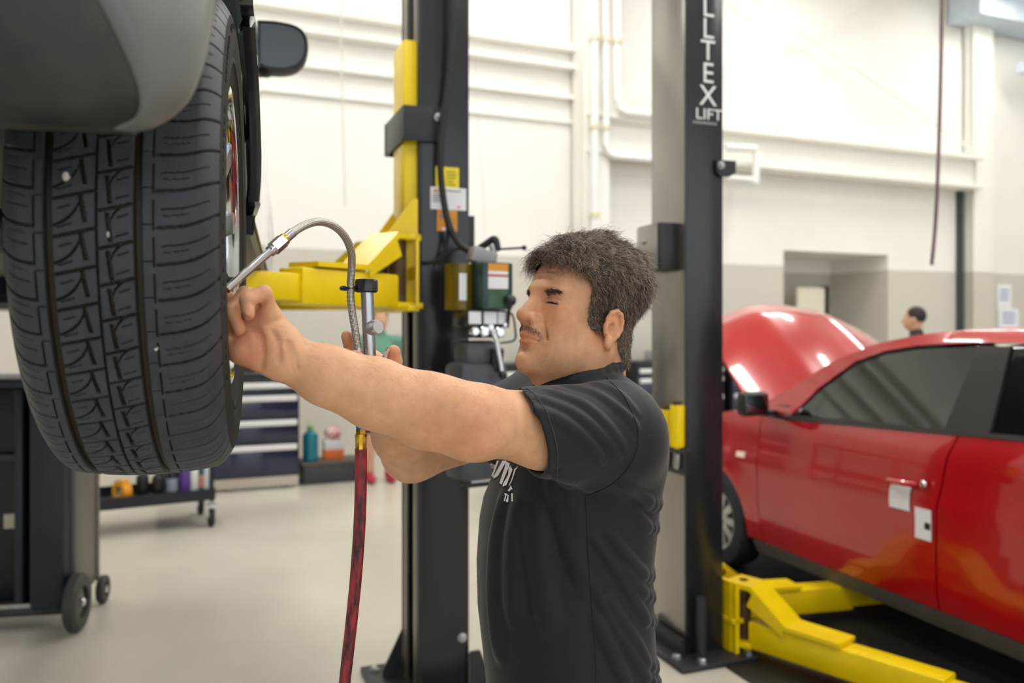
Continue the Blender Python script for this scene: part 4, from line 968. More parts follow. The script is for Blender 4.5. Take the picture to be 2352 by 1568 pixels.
MB().box((-.5, .06, .135), (.72, .05, .02)).build('foot_rail', M_STEEL, MC, smooth=False); m = MB(); m.box((-.45, .24, .10), (.86, .40, .04), bev=.01); m.build('base_frame', M_BLACKSAT, MC)
MB().box((-.45, .25, 1.24), (.9, .46, .05), bev=.015).build('top_tray', M_MACH, MC)
def mwheel(x, y, r, w, name):
    e = empty(name, (x, y, r)); e.parent = MC
    MB().lathe([(r * .55, -w / 2), (r * .9, -w / 2), (r, -w * .3), (r, w * .3), (r * .9, w / 2), (r * .55, w / 2), (r * .55, -w / 2)], (0, 0, 0), (1, 0, 0), 40).build('tyre', mat('grey_rubber', (62, 60, 57), .6, var=.1), e)
    MB().lathe([(0, -w * .3), (r * .56, -w * .3), (r * .56, w * .3), (0, w * .3)], (0, 0, 0), (1, 0, 0), 32).build('wheel_disc', M_BLACK, e); MB().lathe([(.022, 0), (.022, w * .5), (.014, w * .62), (0, w * .62)], (0, 0, 0), (1, 0, 0), 16).build('axle_nut', M_CHROME, e)
mwheel(.055, .03, .142, .06, 'front_wheel'); mwheel(.05, .46, .075, .04, 'rear_wheel'); mwheel(-.85, .03, .142, .06, 'front_wheel'); mwheel(-.85, .46, .075, .04, 'rear_wheel')
# hoses and cords hanging from the ceiling
def cord(name, pts, r, m, lab, cat):
    return tag(MB().tube(catmull(pts, 8), r, 8).build(name, m), lab, cat)
cord('hanging_hose', [P(2165, -1400, 5.2), P(2164, -300, 5.2), P(2163, 0, 5.2), P(2160, 200, 5.2), P(2154, 400, 5.2), P(2148, 520, 5.2), P(2140, 608, 5.2)], .0115, mat('maroon_hose', (110, 82, 88), .5, var=.1), 'thin maroon hose hanging from the ceiling over the red car', 'hose')
cord('hanging_cable', [P(783, -1100, 6.5), P(784, 0, 6.5), P(787, 250, 6.5), P(793, 475, 6.5)], .007, mat('pale_cord', (226, 224, 214), .5), 'faint pale cord hanging before the white wall', 'cord')
cord('hanging_cable', [P(1088, -1100, 6.5), P(1090, 0, 6.5), P(1100, 300, 6.5), P(1112, 490, 6.5), P(1118, 900, 6.5)], .003, mat('pale_cord', (226, 224, 214), .5), 'thin pale cord hanging right of the lift column', 'cord')
# ------------------------------------------------------------------ the mechanic
A3 = lambda v: np.array(v, float)
HA, HB = math.radians(30), math.radians(8)
fw0 = Vector((-math.cos(HA), -math.sin(HA), 0)); LF = Vector((math.sin(HA), -math.cos(HA), 0)); UPv = Vector((0, 0, 1))
FWv = (fw0 * math.cos(HB) + UPv * math.sin(HB)).normalized(); UHv = (UPv * math.cos(HB) - fw0 * math.sin(HB)).normalized()
HR = np.array([FWv, LF, UHv]).T                      # columns: forward, left, up
EAR_L = A3((-.006, .078, -.032)); HO = A3(P(1398, 752, 1.43)) - HR @ EAR_L
def hw(p): return HO + HR @ A3(p)                    # head-local to world
def to_head(p): return (p - HO) @ HR
HX = lambda f: sd_xform(f, HO, HR)
RY = lambda a: np.array(Matrix.Rotation(a, 3, 'Y')); RZ = lambda a: np.array(Matrix.Rotation(a, 3, 'Z')); RX = lambda a: np.array(Matrix.Rotation(a, 3, 'X'))
J = lambda px, py, d: A3(P(px, py, d))
SH_L, EL_L, WR_L = J(1398, 985, 1.345), J(1092, 966, 1.165), J(668, 826, 1.085)
SH_R, EL_R, WR_R = A3((.075, 1.67, 1.36)), J(945, 1038, 1.50), J(868, 888, 1.305)
def head_prims():
    U = []
    def u(f, k=.012): U.append(('u', HX(f), k))
    def s(f, k=.006): U.append(('s', HX(f), k))
    u(sd_ell((-.012, 0, .030), (.100, .077, .082)))
    u(sd_ell((.040, 0, .020), (.060, .066, .072)), .02)
    u(sd_ell((.045, 0, -.050), (.058, .058, .060)), .02)
    u(sd_ell((.056, 0, -.094), (.052, .050, .034)), .018)
    u(sd_ell((.1015, 0, -.107), (.0190, .027, .021)), .018)
    for y in (1, -1):
        u(sd_ell((.062, y * .046, -.024), (.026, .020, .022)), .02)
        u(sd_ell((.055, y * .042, -.062), (.034, .022, .034)), .022)
        u(sd_ell((.012, y * .054, -.080), (.036, .017, .038)), .022)
        u(sd_ell((.055, y * .040, -.092), (.034, .020, .026)), .022)
        u(sd_cap((.096, y * .010, .021), (.080, y * .045, .021), .0105, .009), .014)
    u(sd_ell((.076, 0, -.062), (.032, .038, .030)), .016)
    for y in (1, -1):
        s(sd_ell((.104, y * .033, .003), (.016, .021, .0120)), .014)
        u(sd_ell((.0745, y * .033, .003), (.0150, .0165, .0140)), .006)
        u(sd_cap((.0905, y * .018, .0035), (.0835, y * .050, .0005), .0030, .0030), .003)      # upper lid fold
        u(sd_cap((.0895, y * .018, -.0085), (.080, y * .048, -.0095), .0040, .0035), .006)     # lower lid / bag
        sl = [(.0825, y * .0195, -.0035), (.0890, y * .028, -.0018), (.0890, y * .037, -.0022), (.0815, y * .0475, -.0052)]
        for a_, b_ in zip(sl[:-1], sl[1:]): s(sd_cap(a_, b_, .0018, .0018), .0010)                # slit of the lowered lids
        cr = [(.0865, y * .0185, .0055), (.0915, y * .031, .0085), (.0885, y * .040, .0070), (.0815, y * .051, .0015)]
        for a_, b_ in zip(cr[:-1], cr[1:]): s(sd_cap(a_, b_, .0010, .0010), .0035)                # lid crease
    # nose
    u(sd_cap((.093, 0, .014), (.118, 0, -.026), .0095, .0130), .012)
    u(sd_ell((.1185, 0, -.0285), (.0135, .0145, .0120)), .006)
    for y in (1, -1):
        u(sd_ell((.1070, y * .0165, -.0315), (.0135, .0090, .0105)), .005)
        s(sd_ell((.1125, y * .0112, -.0420), (.0080, .0055, .0062)), .002)
        s(sd_cap((.0985, y * .0275, -.0230), (.0955, y * .0265, -.0385), .0013, .0013), .006)
        s(sd_cap((.1040, y * .0245, -.0285), (.0890, y * .0385, -.066), .0024, .0024), .010)    # nasolabial fold
    # mouth
    u(sd_ell((.103, 0, -.052), (.013, .026, .013)), .012)
    for y in (1, -1):
        u(sd_cap((.1150, y * .004, -.0612), (.097, y * .029, -.0690), .0060, .0034), .004)
        u(sd_cap((.1135, y * .004, -.0735), (.096, y * .026, -.0735), .0066, .0040), .005)
    for y in (1, -1):
        ml_ = [(.1215, 0, -.0672), (.1140, y * .015, -.0684), (.1010, y * .027, -.0712), (.0940, y * .0345, -.0745)]
        for a_, b_ in zip(ml_[:-1], ml_[1:]): s(sd_cap(a_, b_, .0017, .0017), .0025)
    u(sd_ell((.090, 0, -.088), (.0215, .033, .020)), .012)
    s(sd_ell((.1190, 0, -.0865), (.008, .018, .0045)), .012)
    for zz in (.040, .051): s(sd_cap((.0985 - (zz - .04) * .5, -.03, zz), (.0925 - (zz - .04) * .5, .034, zz + .002), .0008, .0008), .007)
    # ears
    for y in (1, -1):
        ec = A3((-.006, y * .0765, -.032)); out = A3((-.35, y * .94, 0)); out /= np.linalg.norm(out); fwd = A3((.94, y * .35, .18)); fwd /= np.linalg.norm(fwd); upv = np.cross(fwd, out) * y; upv /= np.linalg.norm(upv)
        E = lambda a, b, c=0: ec + fwd * a + upv * b + out * c
        u(sd_ell(E(-.004, .003, .004), (.0205, .0068, .0295), np.stack([fwd, out, upv], 1)), .006)
        ring = [E(.013, .012, .004), E(.010, .024, .008), E(-.001, .031, .010), E(-.013, .028, .012), E(-.0195, .017, .013), E(-.020, .003, .013), E(-.016, -.010, .011), E(-.009, -.021, .008)]
        for a_, b_ in zip(ring[:-1], ring[1:]): u(sd_cap(a_, b_, .0040), .003)
        u(sd_ell(E(-.002, -.027, .006), (.009, .0055, .011), np.stack([fwd, out, upv], 1)), .005)
        u(sd_cap(E(.012, .0, .002), E(.010, -.012, .004), .0042), .004)
        u(sd_cap(E(-.010, .012, .009), E(-.009, -.010, .009), .0035), .004)
        s(sd_ell(E(.003, -.004, .0125), (.0085, .0105, .0125), np.stack([fwd, out, upv], 1)), .004)
        s(sd_cap(E(-.006, .020, .013), E(-.015, .004, .015), .0022), .003)
    # neck
    nb = A3((.130, 1.535, 1.375))
    U.append(('u', sd_cap(hw((-.022, 0, -.045)), nb, .056, .070), .03))
    U.append(('u', sd_cap(hw((.050, 0, -.105)), A3((.085, 1.50, 1.385)), .034, .045), .035))
    U.append(('u', sd_cap(hw((-.010, .060, -.075)), A3((.070, 1.455, 1.375)), .013, .014), .022))   # neck tendon
    U.append(('u', sd_cap(hw((-.04, 0, -.06)), A3((.150, 1.55, 1.36)), .05, .056), .03))
    return U
def chain(pts, rs, k=.006, first=None):
    out = []
    for i in range(len(pts) - 1): out.append(('u', sd_cap(pts[i], pts[i + 1], rs[i], rs[i + 1]), (first or k) if i == 0 else k))
    return out
def arm_prims():
    U = []
    # near (left) arm
    U += chain([SH_L, J(1250, 985, 1.25), EL_L], [.066, .0555, .047], .03)
    U += chain([EL_L, J(985, 945, 1.145), J(860, 903, 1.118), J(750, 862, 1.098), WR_L], [.046, .0465, .0425, .0345, .0275], .03)
    U.append(('u', sd_ell(J(1085, 1005, 1.15), (.03, .03, .024)), .03))
    U.append(('u', sd_ell(J(1020, 925, 1.13), (.055, .03, .024), RY(.25)), .03))
    # far (right) arm
    U += chain([SH_R, EL_R], [.062, .049], .03)
    U += chain([EL_R, EL_R * .7 + WR_R * .3, WR_R], [.048, .047, .029], .03)
    # left hand, palm towards the camera, little finger on top
    pm = J(606, 772, 1.068)
    U += chain([WR_L, J(640, 800, 1.078), pm], [.0275, .029, .030], .015)
    U.append(('u', sd_cap(J(634, 770, 1.072), J(618, 722, 1.062), .0200, .0135), .016))                    # ulnar edge
    U.append(('u', sd_cap(J(655, 800, 1.062), J(628, 755, 1.056), .0150, .0125), .014))
    U.append(('u', sd_cap(J(636, 832, 1.068), J(556, 802, 1.050), .0205, .0200), .014))                    # thenar
    U.append(('u', sd_cap(J(600, 755, 1.075), J(545, 760, 1.075), .022, .020), .014))
    fin = [([J(622, 722, 1.058), J(606, 673, 1.040), J(568, 688, 1.022), J(570, 722, 1.018)], [.0112, .0100, .0092, .0078]),
           ([J(592, 728, 1.066), J(564, 676, 1.052), J(532, 712, 1.034), J(548, 756, 1.028)], [.0115, .0105, .0095, .0080]),
           ([J(570, 740, 1.075), J(530, 690, 1.066), J(502, 735, 1.052), J(524, 776, 1.040)], [.0115, .0108, .0098, .0082]),
           ([J(552, 758, 1.082), J(505, 715, 1.078), J(480, 760, 1.065), J(505, 790, 1.050)], [.0112, .0105, .0095, .0080]),
           ([J(560, 802, 1.052), J(512, 785, 1.050), J(488, 742, 1.048)], [.0145, .0115, .0090])]
    for pts, rs in fin: U += chain(pts, rs, .004, .008)
    U.append(('s', sd_cap(J(596, 752, 1.030), J(604, 836, 1.030), .0025, .0025), .012))                     # palm crease
    U.append(('s', sd_cap(J(585, 745, 1.035), J(640, 738, 1.035), .0020, .0020), .010))
    U.append(('s', sd_cap(J(662, 790, 1.048), J(668, 850, 1.048), .0012, .0012), .006))                     # wrist crease
    # right hand around the gauge, palm towards the camera
    U += chain([WR_R, J(856, 858, 1.300), J(846, 838, 1.302)], [.028, .027, .026], .015)
    U.append(('u', sd_cap(J(826, 835, 1.300), J(826, 880, 1.300), .016, .018), .014))
    fin = [([J(822, 826, 1.296), J(806, 800, 1.285), J(797, 772, 1.272)], [.0110, .0102, .0090]),
           ([J(818, 838, 1.292), J(790, 822, 1.266), J(816, 820, 1.240), J(846, 835, 1.234)], [.0115, .0108, .0100, .0085]),
           ([J(818, 862, 1.292), J(790, 850, 1.266), J(818, 850, 1.240), J(850, 862, 1.234)], [.0115, .0108, .0100, .0085]),
           ([J(822, 885, 1.292), J(798, 876, 1.268), J(822, 878, 1.245), J(850, 888, 1.240)], [.0105, .0098, .0090, .0078]),
           ([J(872, 872, 1.290), J(898, 856, 1.272), J(906, 830, 1.262), J(904, 808, 1.258)], [.0150, .0128, .0118, .0108])]
    for pts, rs in fin: U += chain(pts, rs, .004, .010)
    # creases and small folds of the knuckles
    return U
TC, TA = A3((.10, 1.50, 0)), math.radians(12)
LV = np.array([   # z, front x, back x, half width
    (.80, -.040, .262, .185), (.883, -.045, .258, .180), (.936, -.051, .252, .177), (1.014, -.060, .247, .176), (1.092, -.062, .245, .178), (1.170, -.056, .253, .184),
    (1.247, -.040, .258, .190), (1.290, -.030, .262, .192), (1.325, -.018, .261, .190), (1.364, .005, .254, .175), (1.400, .040, .236, .14), (1.425, .075, .205, .09), (1.45, .1, .18, .05)])
def sd_torso(grow=0.0):
    z_, f_, b_, w_ = LV.T; cz = (f_ + b_) / 2 - TC[0]; az = (b_ - f_) / 2 + grow; bz = w_ + grow
    c, s = math.cos(TA), math.sin(TA)
    def f(p):
        x, y, z = p[:, 0] - TC[0], p[:, 1] - TC[1], p[:, 2]; X = c * x + s * y; Y = -s * x + c * y
        a = np.interp(z, z_, az); b = np.interp(z, z_, bz); m = np.interp(z, z_, cz); n = 2.3
        q = ((np.abs(X - m) / a) ** n + (np.abs(Y) / b) ** n) ** (1 / n)
        d = (q - 1) * np.minimum(a, b) * .92
        return np.maximum(d, np.maximum(z - 1.445 - grow, .80 - z))
    return f
def skin_mat():
    m = mat('skin', (205, 158, 130), .48, bump=.10, bscale=520, spec=.35, sss=.12); nt = m.node_tree; b = nt.nodes['Principled BSDF']
    at = nt.nodes.new('ShaderNodeAttribute'); at.attribute_name = 'skin_tone'
    tc = nt.nodes.new('ShaderNodeTexCoord'); n = nt.nodes.new('ShaderNodeTexNoise'); n.inputs['Scale'].default_value = 38; n.inputs['Detail'].default_value = 9; n.inputs['Roughness'].default_value = .65; nt.links.new(tc.outputs['Object'], n.inputs['Vector'])
    r = nt.nodes.new('ShaderNodeValToRGB'); r.color_ramp.elements[0].position = .3; r.color_ramp.elements[1].position = .7; r.color_ramp.elements[0].color = (.86, .80, .76, 1); r.color_ramp.elements[1].color = (1.06, 1.05, 1.05, 1)
    nt.links.new(n.outputs['Fac'], r.inputs['Fac'])
    ml = nt.nodes.new('ShaderNodeMix'); ml.data_type = 'RGBA'; ml.blend_type = 'MULTIPLY'; ml.inputs[0].default_value = 1; nt.links.new(at.outputs['Color'], ml.inputs[6]); nt.links.new(r.outputs['Color'], ml.inputs[7])
    nt.links.new(ml.outputs[2], b.inputs['Base Color']); return m
M_SKIN = skin_mat()
BASE = np.array(lin((226, 176, 138))[:3])
def gauss(P_, c, r): return np.exp(-(((P_ - A3(c)) / A3(r)) ** 2).sum(1))
def paint_skin(o, V):
    col = np.tile(BASE, (len(V), 1)); H = to_head(V); red = np.zeros(len(V)); shade = np.ones(len(V))
    near = (np.abs(H) < .2).all(1)
    for c, r, a in (((.12, 0, -.028), (.022, .024, .018), .45), ((.075, .05, -.03), (.035, .03, .028), .38), ((.075, -.05, -.03), (.035, .03, .028), .38), ((-.01, .08, -.03), (.03, .02, .04), .5), ((.09, .03, .0), (.02, .025, .017), .38), ((.085, 0, .05), (.03, .05, .02), .2), ((.03, .05, -.08), (.05, .03, .03), .2)): red += np.where(near, a * gauss(H, c, r), 0)
    lip = np.where(near, np.maximum(gauss(H, (.113, 0, -.0620), (.02, .026, .0062)), gauss(H, (.111, 0, -.0735), (.02, .023, .0062))), 0); red += .75 * np.clip(lip * 1.4, 0, 1)
    for j, r, a in ((J(1085, 1010, 1.12), .05, .28), (J(1020, 980, 1.11), .06, .2), (J(575, 715, 1.02), .02, .35), (J(548, 750, 1.03), .02, .35), (J(575, 800, 1.04), .03, .4), (J(620, 690, 1.03), .02, .2), (J(905, 815, 1.25), .015, .5), (J(797, 775, 1.27), .012, .4), (J(560, 830, 1.05), .03, .35)):
        red += a * np.exp(-((V - j) ** 2).sum(1) / (r * r))
    red = np.clip(red, 0, .8)[:, None]; col = col * (1 - red) + col * np.array([.86, .50, .46]) * red
    # shaved beard shadow and moustache
    bd = np.where(near, np.maximum(gauss(H, (.06, 0, -.09), (.06, .07, .03)) * .16, 0), 0); ms = np.where(near, gauss(H, (.102, 0, -.0505), (.02, .027, .0075)), 0) * .35
    k = np.clip(bd + ms, 0, .6)[:, None]; k = k * (1 - np.clip(lip, 0, 1)[:, None]); col = col * (1 - k) + np.array(lin((95, 75, 62))[:3]) * k
    a = o.data.attributes.new('skin_tone', 'FLOAT_COLOR', 'POINT'); a.data.foreach_set('color', np.concatenate([col, np.ones((len(V), 1))], 1).astype(np.float32).ravel())
MAN = empty('person', (.12, 1.52, 0), 0, 'mechanic in a black t-shirt reaching into the raised wheel', 'person')
INV = Matrix.Translation((-.12, -1.52, 0))
def man_part(name, V, Fq, m, parent=None, smooth=True, fill=False):
    o = np_mesh(name, V, Fq, m, MAN, smooth, fill); o.matrix_parent_inverse = INV; return o
bp = head_prims() + [('u', sd_torso(-.02), .03)] + arm_prims()
def trace(prims, px, py, d0, d1):
    """march the camera ray of each photo pixel to the surface"""
    px = A3(px); py = A3(py); dr = np.stack([(px - CX) / F_PX, np.ones_like(px), -(py - HY) / F_PX], 1); t = np.full(len(px), float(d0)); o = A3((0, 0, CAM_H)); L = np.sqrt((dr * dr).sum(1))
    for _ in range(60): t = np.minimum(t + sdf_eval(prims, o + dr * t[:, None]) * .8 / L, d1)
    return o + dr * t[:, None]
ap_ = arm_prims(); CRS = []
for r_, k_, pts in ((.0016, .008, [(563, 742), (588, 758), (600, 795), (599, 845)]), (.0012, .006, [(578, 738), (610, 742), (648, 733)]), (.0009, .004, [(654, 786), (668, 815), (673, 852)]), (.0009, .004, [(662, 784), (677, 812), (683, 848)]), (.0010, .005, [(580, 698), (598, 702), (610, 694)]),
                    (.0010, .005, [(552, 722), (560, 730), (572, 736)]), (.0011, .006, [(625, 760), (640, 790), (640, 830)])):
    q = catmull([Vector((a, b, 0)) for a, b in pts], 4); pp = trace(ap_, [v.x for v in q], [v.y for v in q], .95, 1.3)
    for a, b in zip(pp[:-1], pp[1:]):
        if np.linalg.norm(b - a) < .03: CRS.append(('s', sd_cap(a, b, r_), k_))
bp = bp + CRS
bV, bF = sdf_mesh(bp, (-.50, .98, .84), (.36, 1.86, 1.72), .0022)
BODY = man_part('body', bV, bF, M_SKIN, fill=True); paint_skin(BODY, bV)
# eyes
for y in (1, -1):
    e = MB(); e.sphere(hw((.0752, y * .033, .001)), .0138, 20); ey = e.build('eye', mat('eye_white', (120, 95, 85), .2), MAN); ey.matrix_parent_inverse = INV
    ax = HR @ A3((.86, y * .05, -.5)); ax /= np.linalg.norm(ax); c = hw((.0752, y * .033, .001))
    e = MB(); e.lathe([(.0062, .0126), (.005, .0134), (0, .0142)], Vector(c), Vector(ax), 16); ir = e.build('iris', mat('dark_iris', (28, 18, 14), .1), ey)
# ------------------------------------------------------------------ shirt, trousers, hair
M_SHIRT = mat('black_jersey', (25, 27, 32), .6, var=.08, vscale=60, bump=.10, bscale=900, sheen=.15, spec=.35)
SLP, SLN = J(1206, 988, 1.222), A3((-.83, -.36, -.30)); SLN /= np.linalg.norm(SLN)
SRP = SH_R * .50 + EL_R * .50; SRN = (EL_R - SH_R) / np.linalg.norm(EL_R - SH_R)
def end_cut(p0, n, r=.13):
    return lambda p: np.maximum(-((p - p0) @ n), np.sqrt(((p - p0) ** 2).sum(1)) - r)
def shirt_prims():
    U = [('u', sd_torso(0.0), .03)]
    U += [('u', sd_cap(A3((.150, 1.49, 1.362)), SH_L + A3((.008, .01, -.012)), .062, .082), .035), ('u', sd_cap(SH_L + A3((0, 0, -.010)), J(1150, 985, 1.185), .086, .060), .03)]
    U += [('u', sd_cap(A3((.130, 1.54, 1.375)), SH_R, .075, .085), .035), ('u', sd_cap(SH_R, SH_R * .35 + EL_R * .65, .088, .062), .03)]
    U += [('u', sd_ell(A3((.198, 1.50, 1.31)), (.062, .15, .09)), .05)]
    # hollow sleeve mouths and cut ends
    for p0, n, inn in ((SLP, SLN, (SH_L - EL_L)), (SRP, SRN, (SH_R - EL_R))):
        inn = inn / np.linalg.norm(inn)
        U += [('s', sd_cap(p0 - inn * .05, p0 + inn * .075, .0605, .064), .004), ('s', end_cut(p0, n), .002)]
    # collar ring
    ring = [J(1236, 890, 1.475), J(1275, 884, 1.435), J(1335, 868, 1.425), J(1390, 850, 1.45), J(1424, 840, 1.50), J(1418, 842, 1.555), J(1370, 850, 1.60), J(1300, 866, 1.60), J(1250, 882, 1.545)]
    rc = [A3(v) for v in catmull([Vector(v) for v in ring + ring[:1]], 3)]
    for a, b in zip(rc[:-1], rc[1:]): U.append(('u', sd_cap(a, b, .0085), .012))
    nk = np.mean(ring, 0)
    U.append(('s', sd_cap(nk + A3((-.02, 0, .0)), nk + A3((.01, .0, .12)), .050, .075), .008))
    return U
SPR = shirt_prims()
def project(p, prims):
    for _ in range(6):
        d = sdf_eval(prims, p); g = np.stack([sdf_eval(prims, p + A3(e) * .001) - d for e in ((1, 0, 0), (0, 1, 0), (0, 0, 1))], 1) / .001
        p = p - g * (d / np.maximum((g * g).sum(1), 1e-6))[:, None] * .9
    return p, g / np.maximum(np.linalg.norm(g, axis=1), 1e-6)[:, None]
def folds(lines):
    """raised cloth folds laid along the shirt surface; 'wrap' runs them on round the back"""
    out = []
    for r, k, sink, wrap, pts in lines:
        q = catmull([Vector((a, b, 0)) for a, b in pts], 5); pp = trace(SPR, [v.x for v in q], [v.y for v in q], 1.1, 1.7); pp = pp[pp[:, 1] < 1.66]
        if wrap: dv = (pp[-1] - pp[-4]) * A3((0, 0, 1)) * 1.3; pp = np.concatenate([pp, [pp[-1] + A3((.004, .02, 0)) + dv * .5, pp[-1] + A3((.004, .045, 0)) + dv, pp[-1] + A3((0, .08, 0)) + dv * 1.3]])
        pp, nn = project(pp, SPR); pp = pp - nn * sink; n = len(pp)
        for i in range(n - 1):
            if np.linalg.norm(pp[i + 1] - pp[i]) > .08: continue
            t = (i + .5) / (n - 1); rr = r * (.3 + .7 * math.sin(math.pi * (.12 + .88 * t * (.6 if wrap else 1.0)))); out.append(('u', sd_cap(pp[i], pp[i + 1], rr), k))
    return out
S_, B_ = (.0055, .011, .0036, False), (.0062, .011, .0032, True)
FL = [S_ + ([(1237, 913), (1320, 949), (1382, 1001), (1423, 1047)],), S_ + ([(1258, 897), (1340, 928), (1402, 985), (1439, 1040)],), S_ + ([(1299, 886), (1372, 905), (1439, 954), (1464, 985)],), S_ + ([(1340, 876), (1413, 899), (1464, 949)],),
      S_ + ([(1222, 935), (1290, 965), (1345, 1010), (1385, 1060)],), S_ + ([(1270, 1086), (1305, 1106), (1338, 1132)],), (.005, .010, .003, False, [(1285, 1084), (1320, 1104), (1352, 1126)]),
      B_ + ([(1425, 1108), (1455, 1128), (1475, 1143), (1492, 1155)],), (.005, .010, .003, True, [(1462, 1178), (1478, 1198), (1490, 1212)]),
      B_ + ([(1340, 1200), (1392, 1272), (1439, 1345), (1470, 1398), (1485, 1425)],), B_ + ([(1400, 1225), (1435, 1270), (1462, 1303), (1480, 1320)],), B_ + ([(1430, 1300), (1455, 1335), (1480, 1362)],),
      B_ + ([(1352, 1310), (1402, 1420), (1454, 1505), (1485, 1555)],), B_ + ([(1398, 1370), (1432, 1430), (1464, 1478), (1486, 1520)],), (.006, .014, .0035, False, [(1371, 1420), (1400, 1485), (1430, 1550), (1450, 1600)]),
      (.006, .022, .005, False, [(1270, 1110), (1292, 1180), (1320, 1270), (1345, 1350)]), (.006, .022, .005, False, [(1300, 1110), (1318, 1160), (1334, 1230)]), (.006, .03, .0055, False, [(1158, 1150), (1142, 1260), (1138, 1380), (1146, 1500)]), (.006, .03, .0055, False, [(1196, 1150), (1182, 1280), (1180, 1420)]),
      (.006, .03, .0055, False, [(1230, 1160), (1240, 1300), (1262, 1440)])]
SPF = SPR + folds(FL)
sV, sF = sdf_mesh(SPF, (-.30, 1.08, .78), (.38, 1.86, 1.52), .0026)
kp = (sV[sF][:, :, 2].min(1) > .815); SHIRT = man_part('t_shirt', sV, sF[kp], M_SHIRT, fill=True)
sbvh = BVHTree.FromPolygons([Vector(v) for v in sV], sF[kp].tolist())
def on_shirt(px, py, lift=.0012):
    o = Vector((0, 0, CAM_H)); dr = (P(px, py, 1.0) - o).normalized(); h = sbvh.ray_cast(o, dr)
    if h[0] is None: return o + dr * 1.5
    return h[0] + h[1] * lift if h[1].dot(dr) < 0 else h[0] - h[1] * lift
# stitched sleeve hem
def hem_line(p0, n, off, r0, m, name):
    c = p0 - n * off; a = Vector(n).orthogonal().normalized(); b = Vector(n).cross(a); pts = []
    for i in range(72):
        th = 2 * math.pi * i / 72; d = a * math.cos(th) + b * math.sin(th); h = sbvh.ray_cast(Vector(c) + d * .11, -d)
        pts.append(h[0] + d * .0002 if h[0] is not None and (h[0] - Vector(c)).length < .1 else Vector(c) + d * r0)
    o = MB().tube(pts, .0009, 6, closed=True).build(name, m, MAN); o.matrix_parent_inverse = INV; return o
hem_line(SLP, SLN, .014, .066, mat('hem_thread', (58, 60, 66), .7), 'sleeve_hem')
for pts in ([(1392, 866), (1436, 915), (1464, 985), (1460, 1040), (1430, 1090), (1390, 1120), (1345, 1138)], [(1345, 1140), (1350, 1260), (1358, 1380), (1366, 1480), (1370, 1590)]):
    q = catmull([Vector((a, b, 0)) for a, b in pts], 10); o = MB().tube([on_shirt(v.x, v.y, .0002) for v in q], .0008, 6).build('seam', mat('seam_thread', (14, 15, 17), .7), MAN); o.matrix_parent_inverse = INV
# print on the chest
PRN = [[(310, 250), (440, 310), (420, 400), (290, 380)], [(480, 200), (530, 200), (375, 620), (338, 590)], [(620, 200), (730, 200), (510, 590), (395, 660), (385, 620)],
       [(705, 215), (810, 270), (800, 330), (600, 815), (545, 775), (690, 330)], [(825, 330), (880, 430), (725, 830), (620, 870), (635, 790), (770, 560), (780, 400)],
       [(1020, 330), (1000, 390), (960, 430), (865, 720), (790, 855), (775, 850), (850, 690), (930, 400), (970, 390)], [(835, 820), (880, 945), (830, 940), (800, 995), (750, 965), (800, 915)],
       [(675, 1040), (750, 1060), (740, 1090), (718, 1085), (682, 1240), (650, 1235), (690, 1080), (668, 1070)], [(748, 1080), (780, 1080), (770, 1250), (735, 1272), (700, 1240), (738, 1150)], [(840, 1035), (885, 1040), (897, 1250), (852, 1250)]]
M_PRINT = mat('white_shirt_print', (222, 224, 228), .6)
for poly in PRN:
    bm = bmesh.new(); bm.faces.new([bm.verts.new((x, y, 0)) for x, y in poly])
    for ax in (0, 1):
        v = (min(p[ax] for p in poly) // 40) * 40 + 40
        while v < max(p[ax] for p in poly): bmesh.ops.bisect_plane(bm, geom=bm.verts[:] + bm.edges[:] + bm.faces[:], plane_co=(v, 0, 0) if ax == 0 else (0, v, 0), plane_no=(1, 0, 0) if ax == 0 else (0, 1, 0)); v += 40
    for v in bm.verts: v.co = on_shirt(1100 + v.co.x / 11.2, 1040 + v.co.y / 11.2)
    me = bpy.data.meshes.new('shirt_print'); bm.to_mesh(me); bm.free(); me.materials.append(M_PRINT); o = bpy.data.objects.new('shirt_print', me); COL.objects.link(o)
    o.parent = SHIRT
# trousers and boots, below the frame
tp_ = [('u', sd_ell((.105, 1.50, .86), (.15, .175, .12)), .05)]
for hy, kx, ky, fx in ((1.41, .07, 1.395, .12), (1.60, .12, 1.61, .17)):
    tp_ += [('u', sd_cap((.105, hy, .84), (kx, ky, .48), .095, .072), .05), ('u', sd_cap((kx, ky, .48), (fx, ky, .10), .070, .060), .04)]
tV, tF = sdf_mesh(tp_, (-.15, 1.2, .02), (.4, 1.8, 1.02), .010); man_part('trousers', tV, tF, mat('charcoal_trousers', (44, 46, 50), .8, var=.1, vscale=40, bump=.2, bscale=400))
for ky, fx in ((1.395, .12), (1.61, .17)):
    q = [('u', sd_cap((fx, ky, .09), (fx, ky, .05), .052, .05), .03), ('u', sd_ell((fx - .07, ky - .01, .042), (.13, .048, .042)), .03), ('s', lambda p: p[:, 2] - .001, .004)]
    q[2] = ('s', (lambda p: p[:, 2] - .0), .004); V_, F_ = sdf_mesh(q[:2], (fx - .25, ky - .1, -.03), (fx + .1, ky + .1, .16), .008); V_[:, 2] = np.maximum(V_[:, 2], 0.001); man_part('boot', V_, F_, M_PLASTIC)
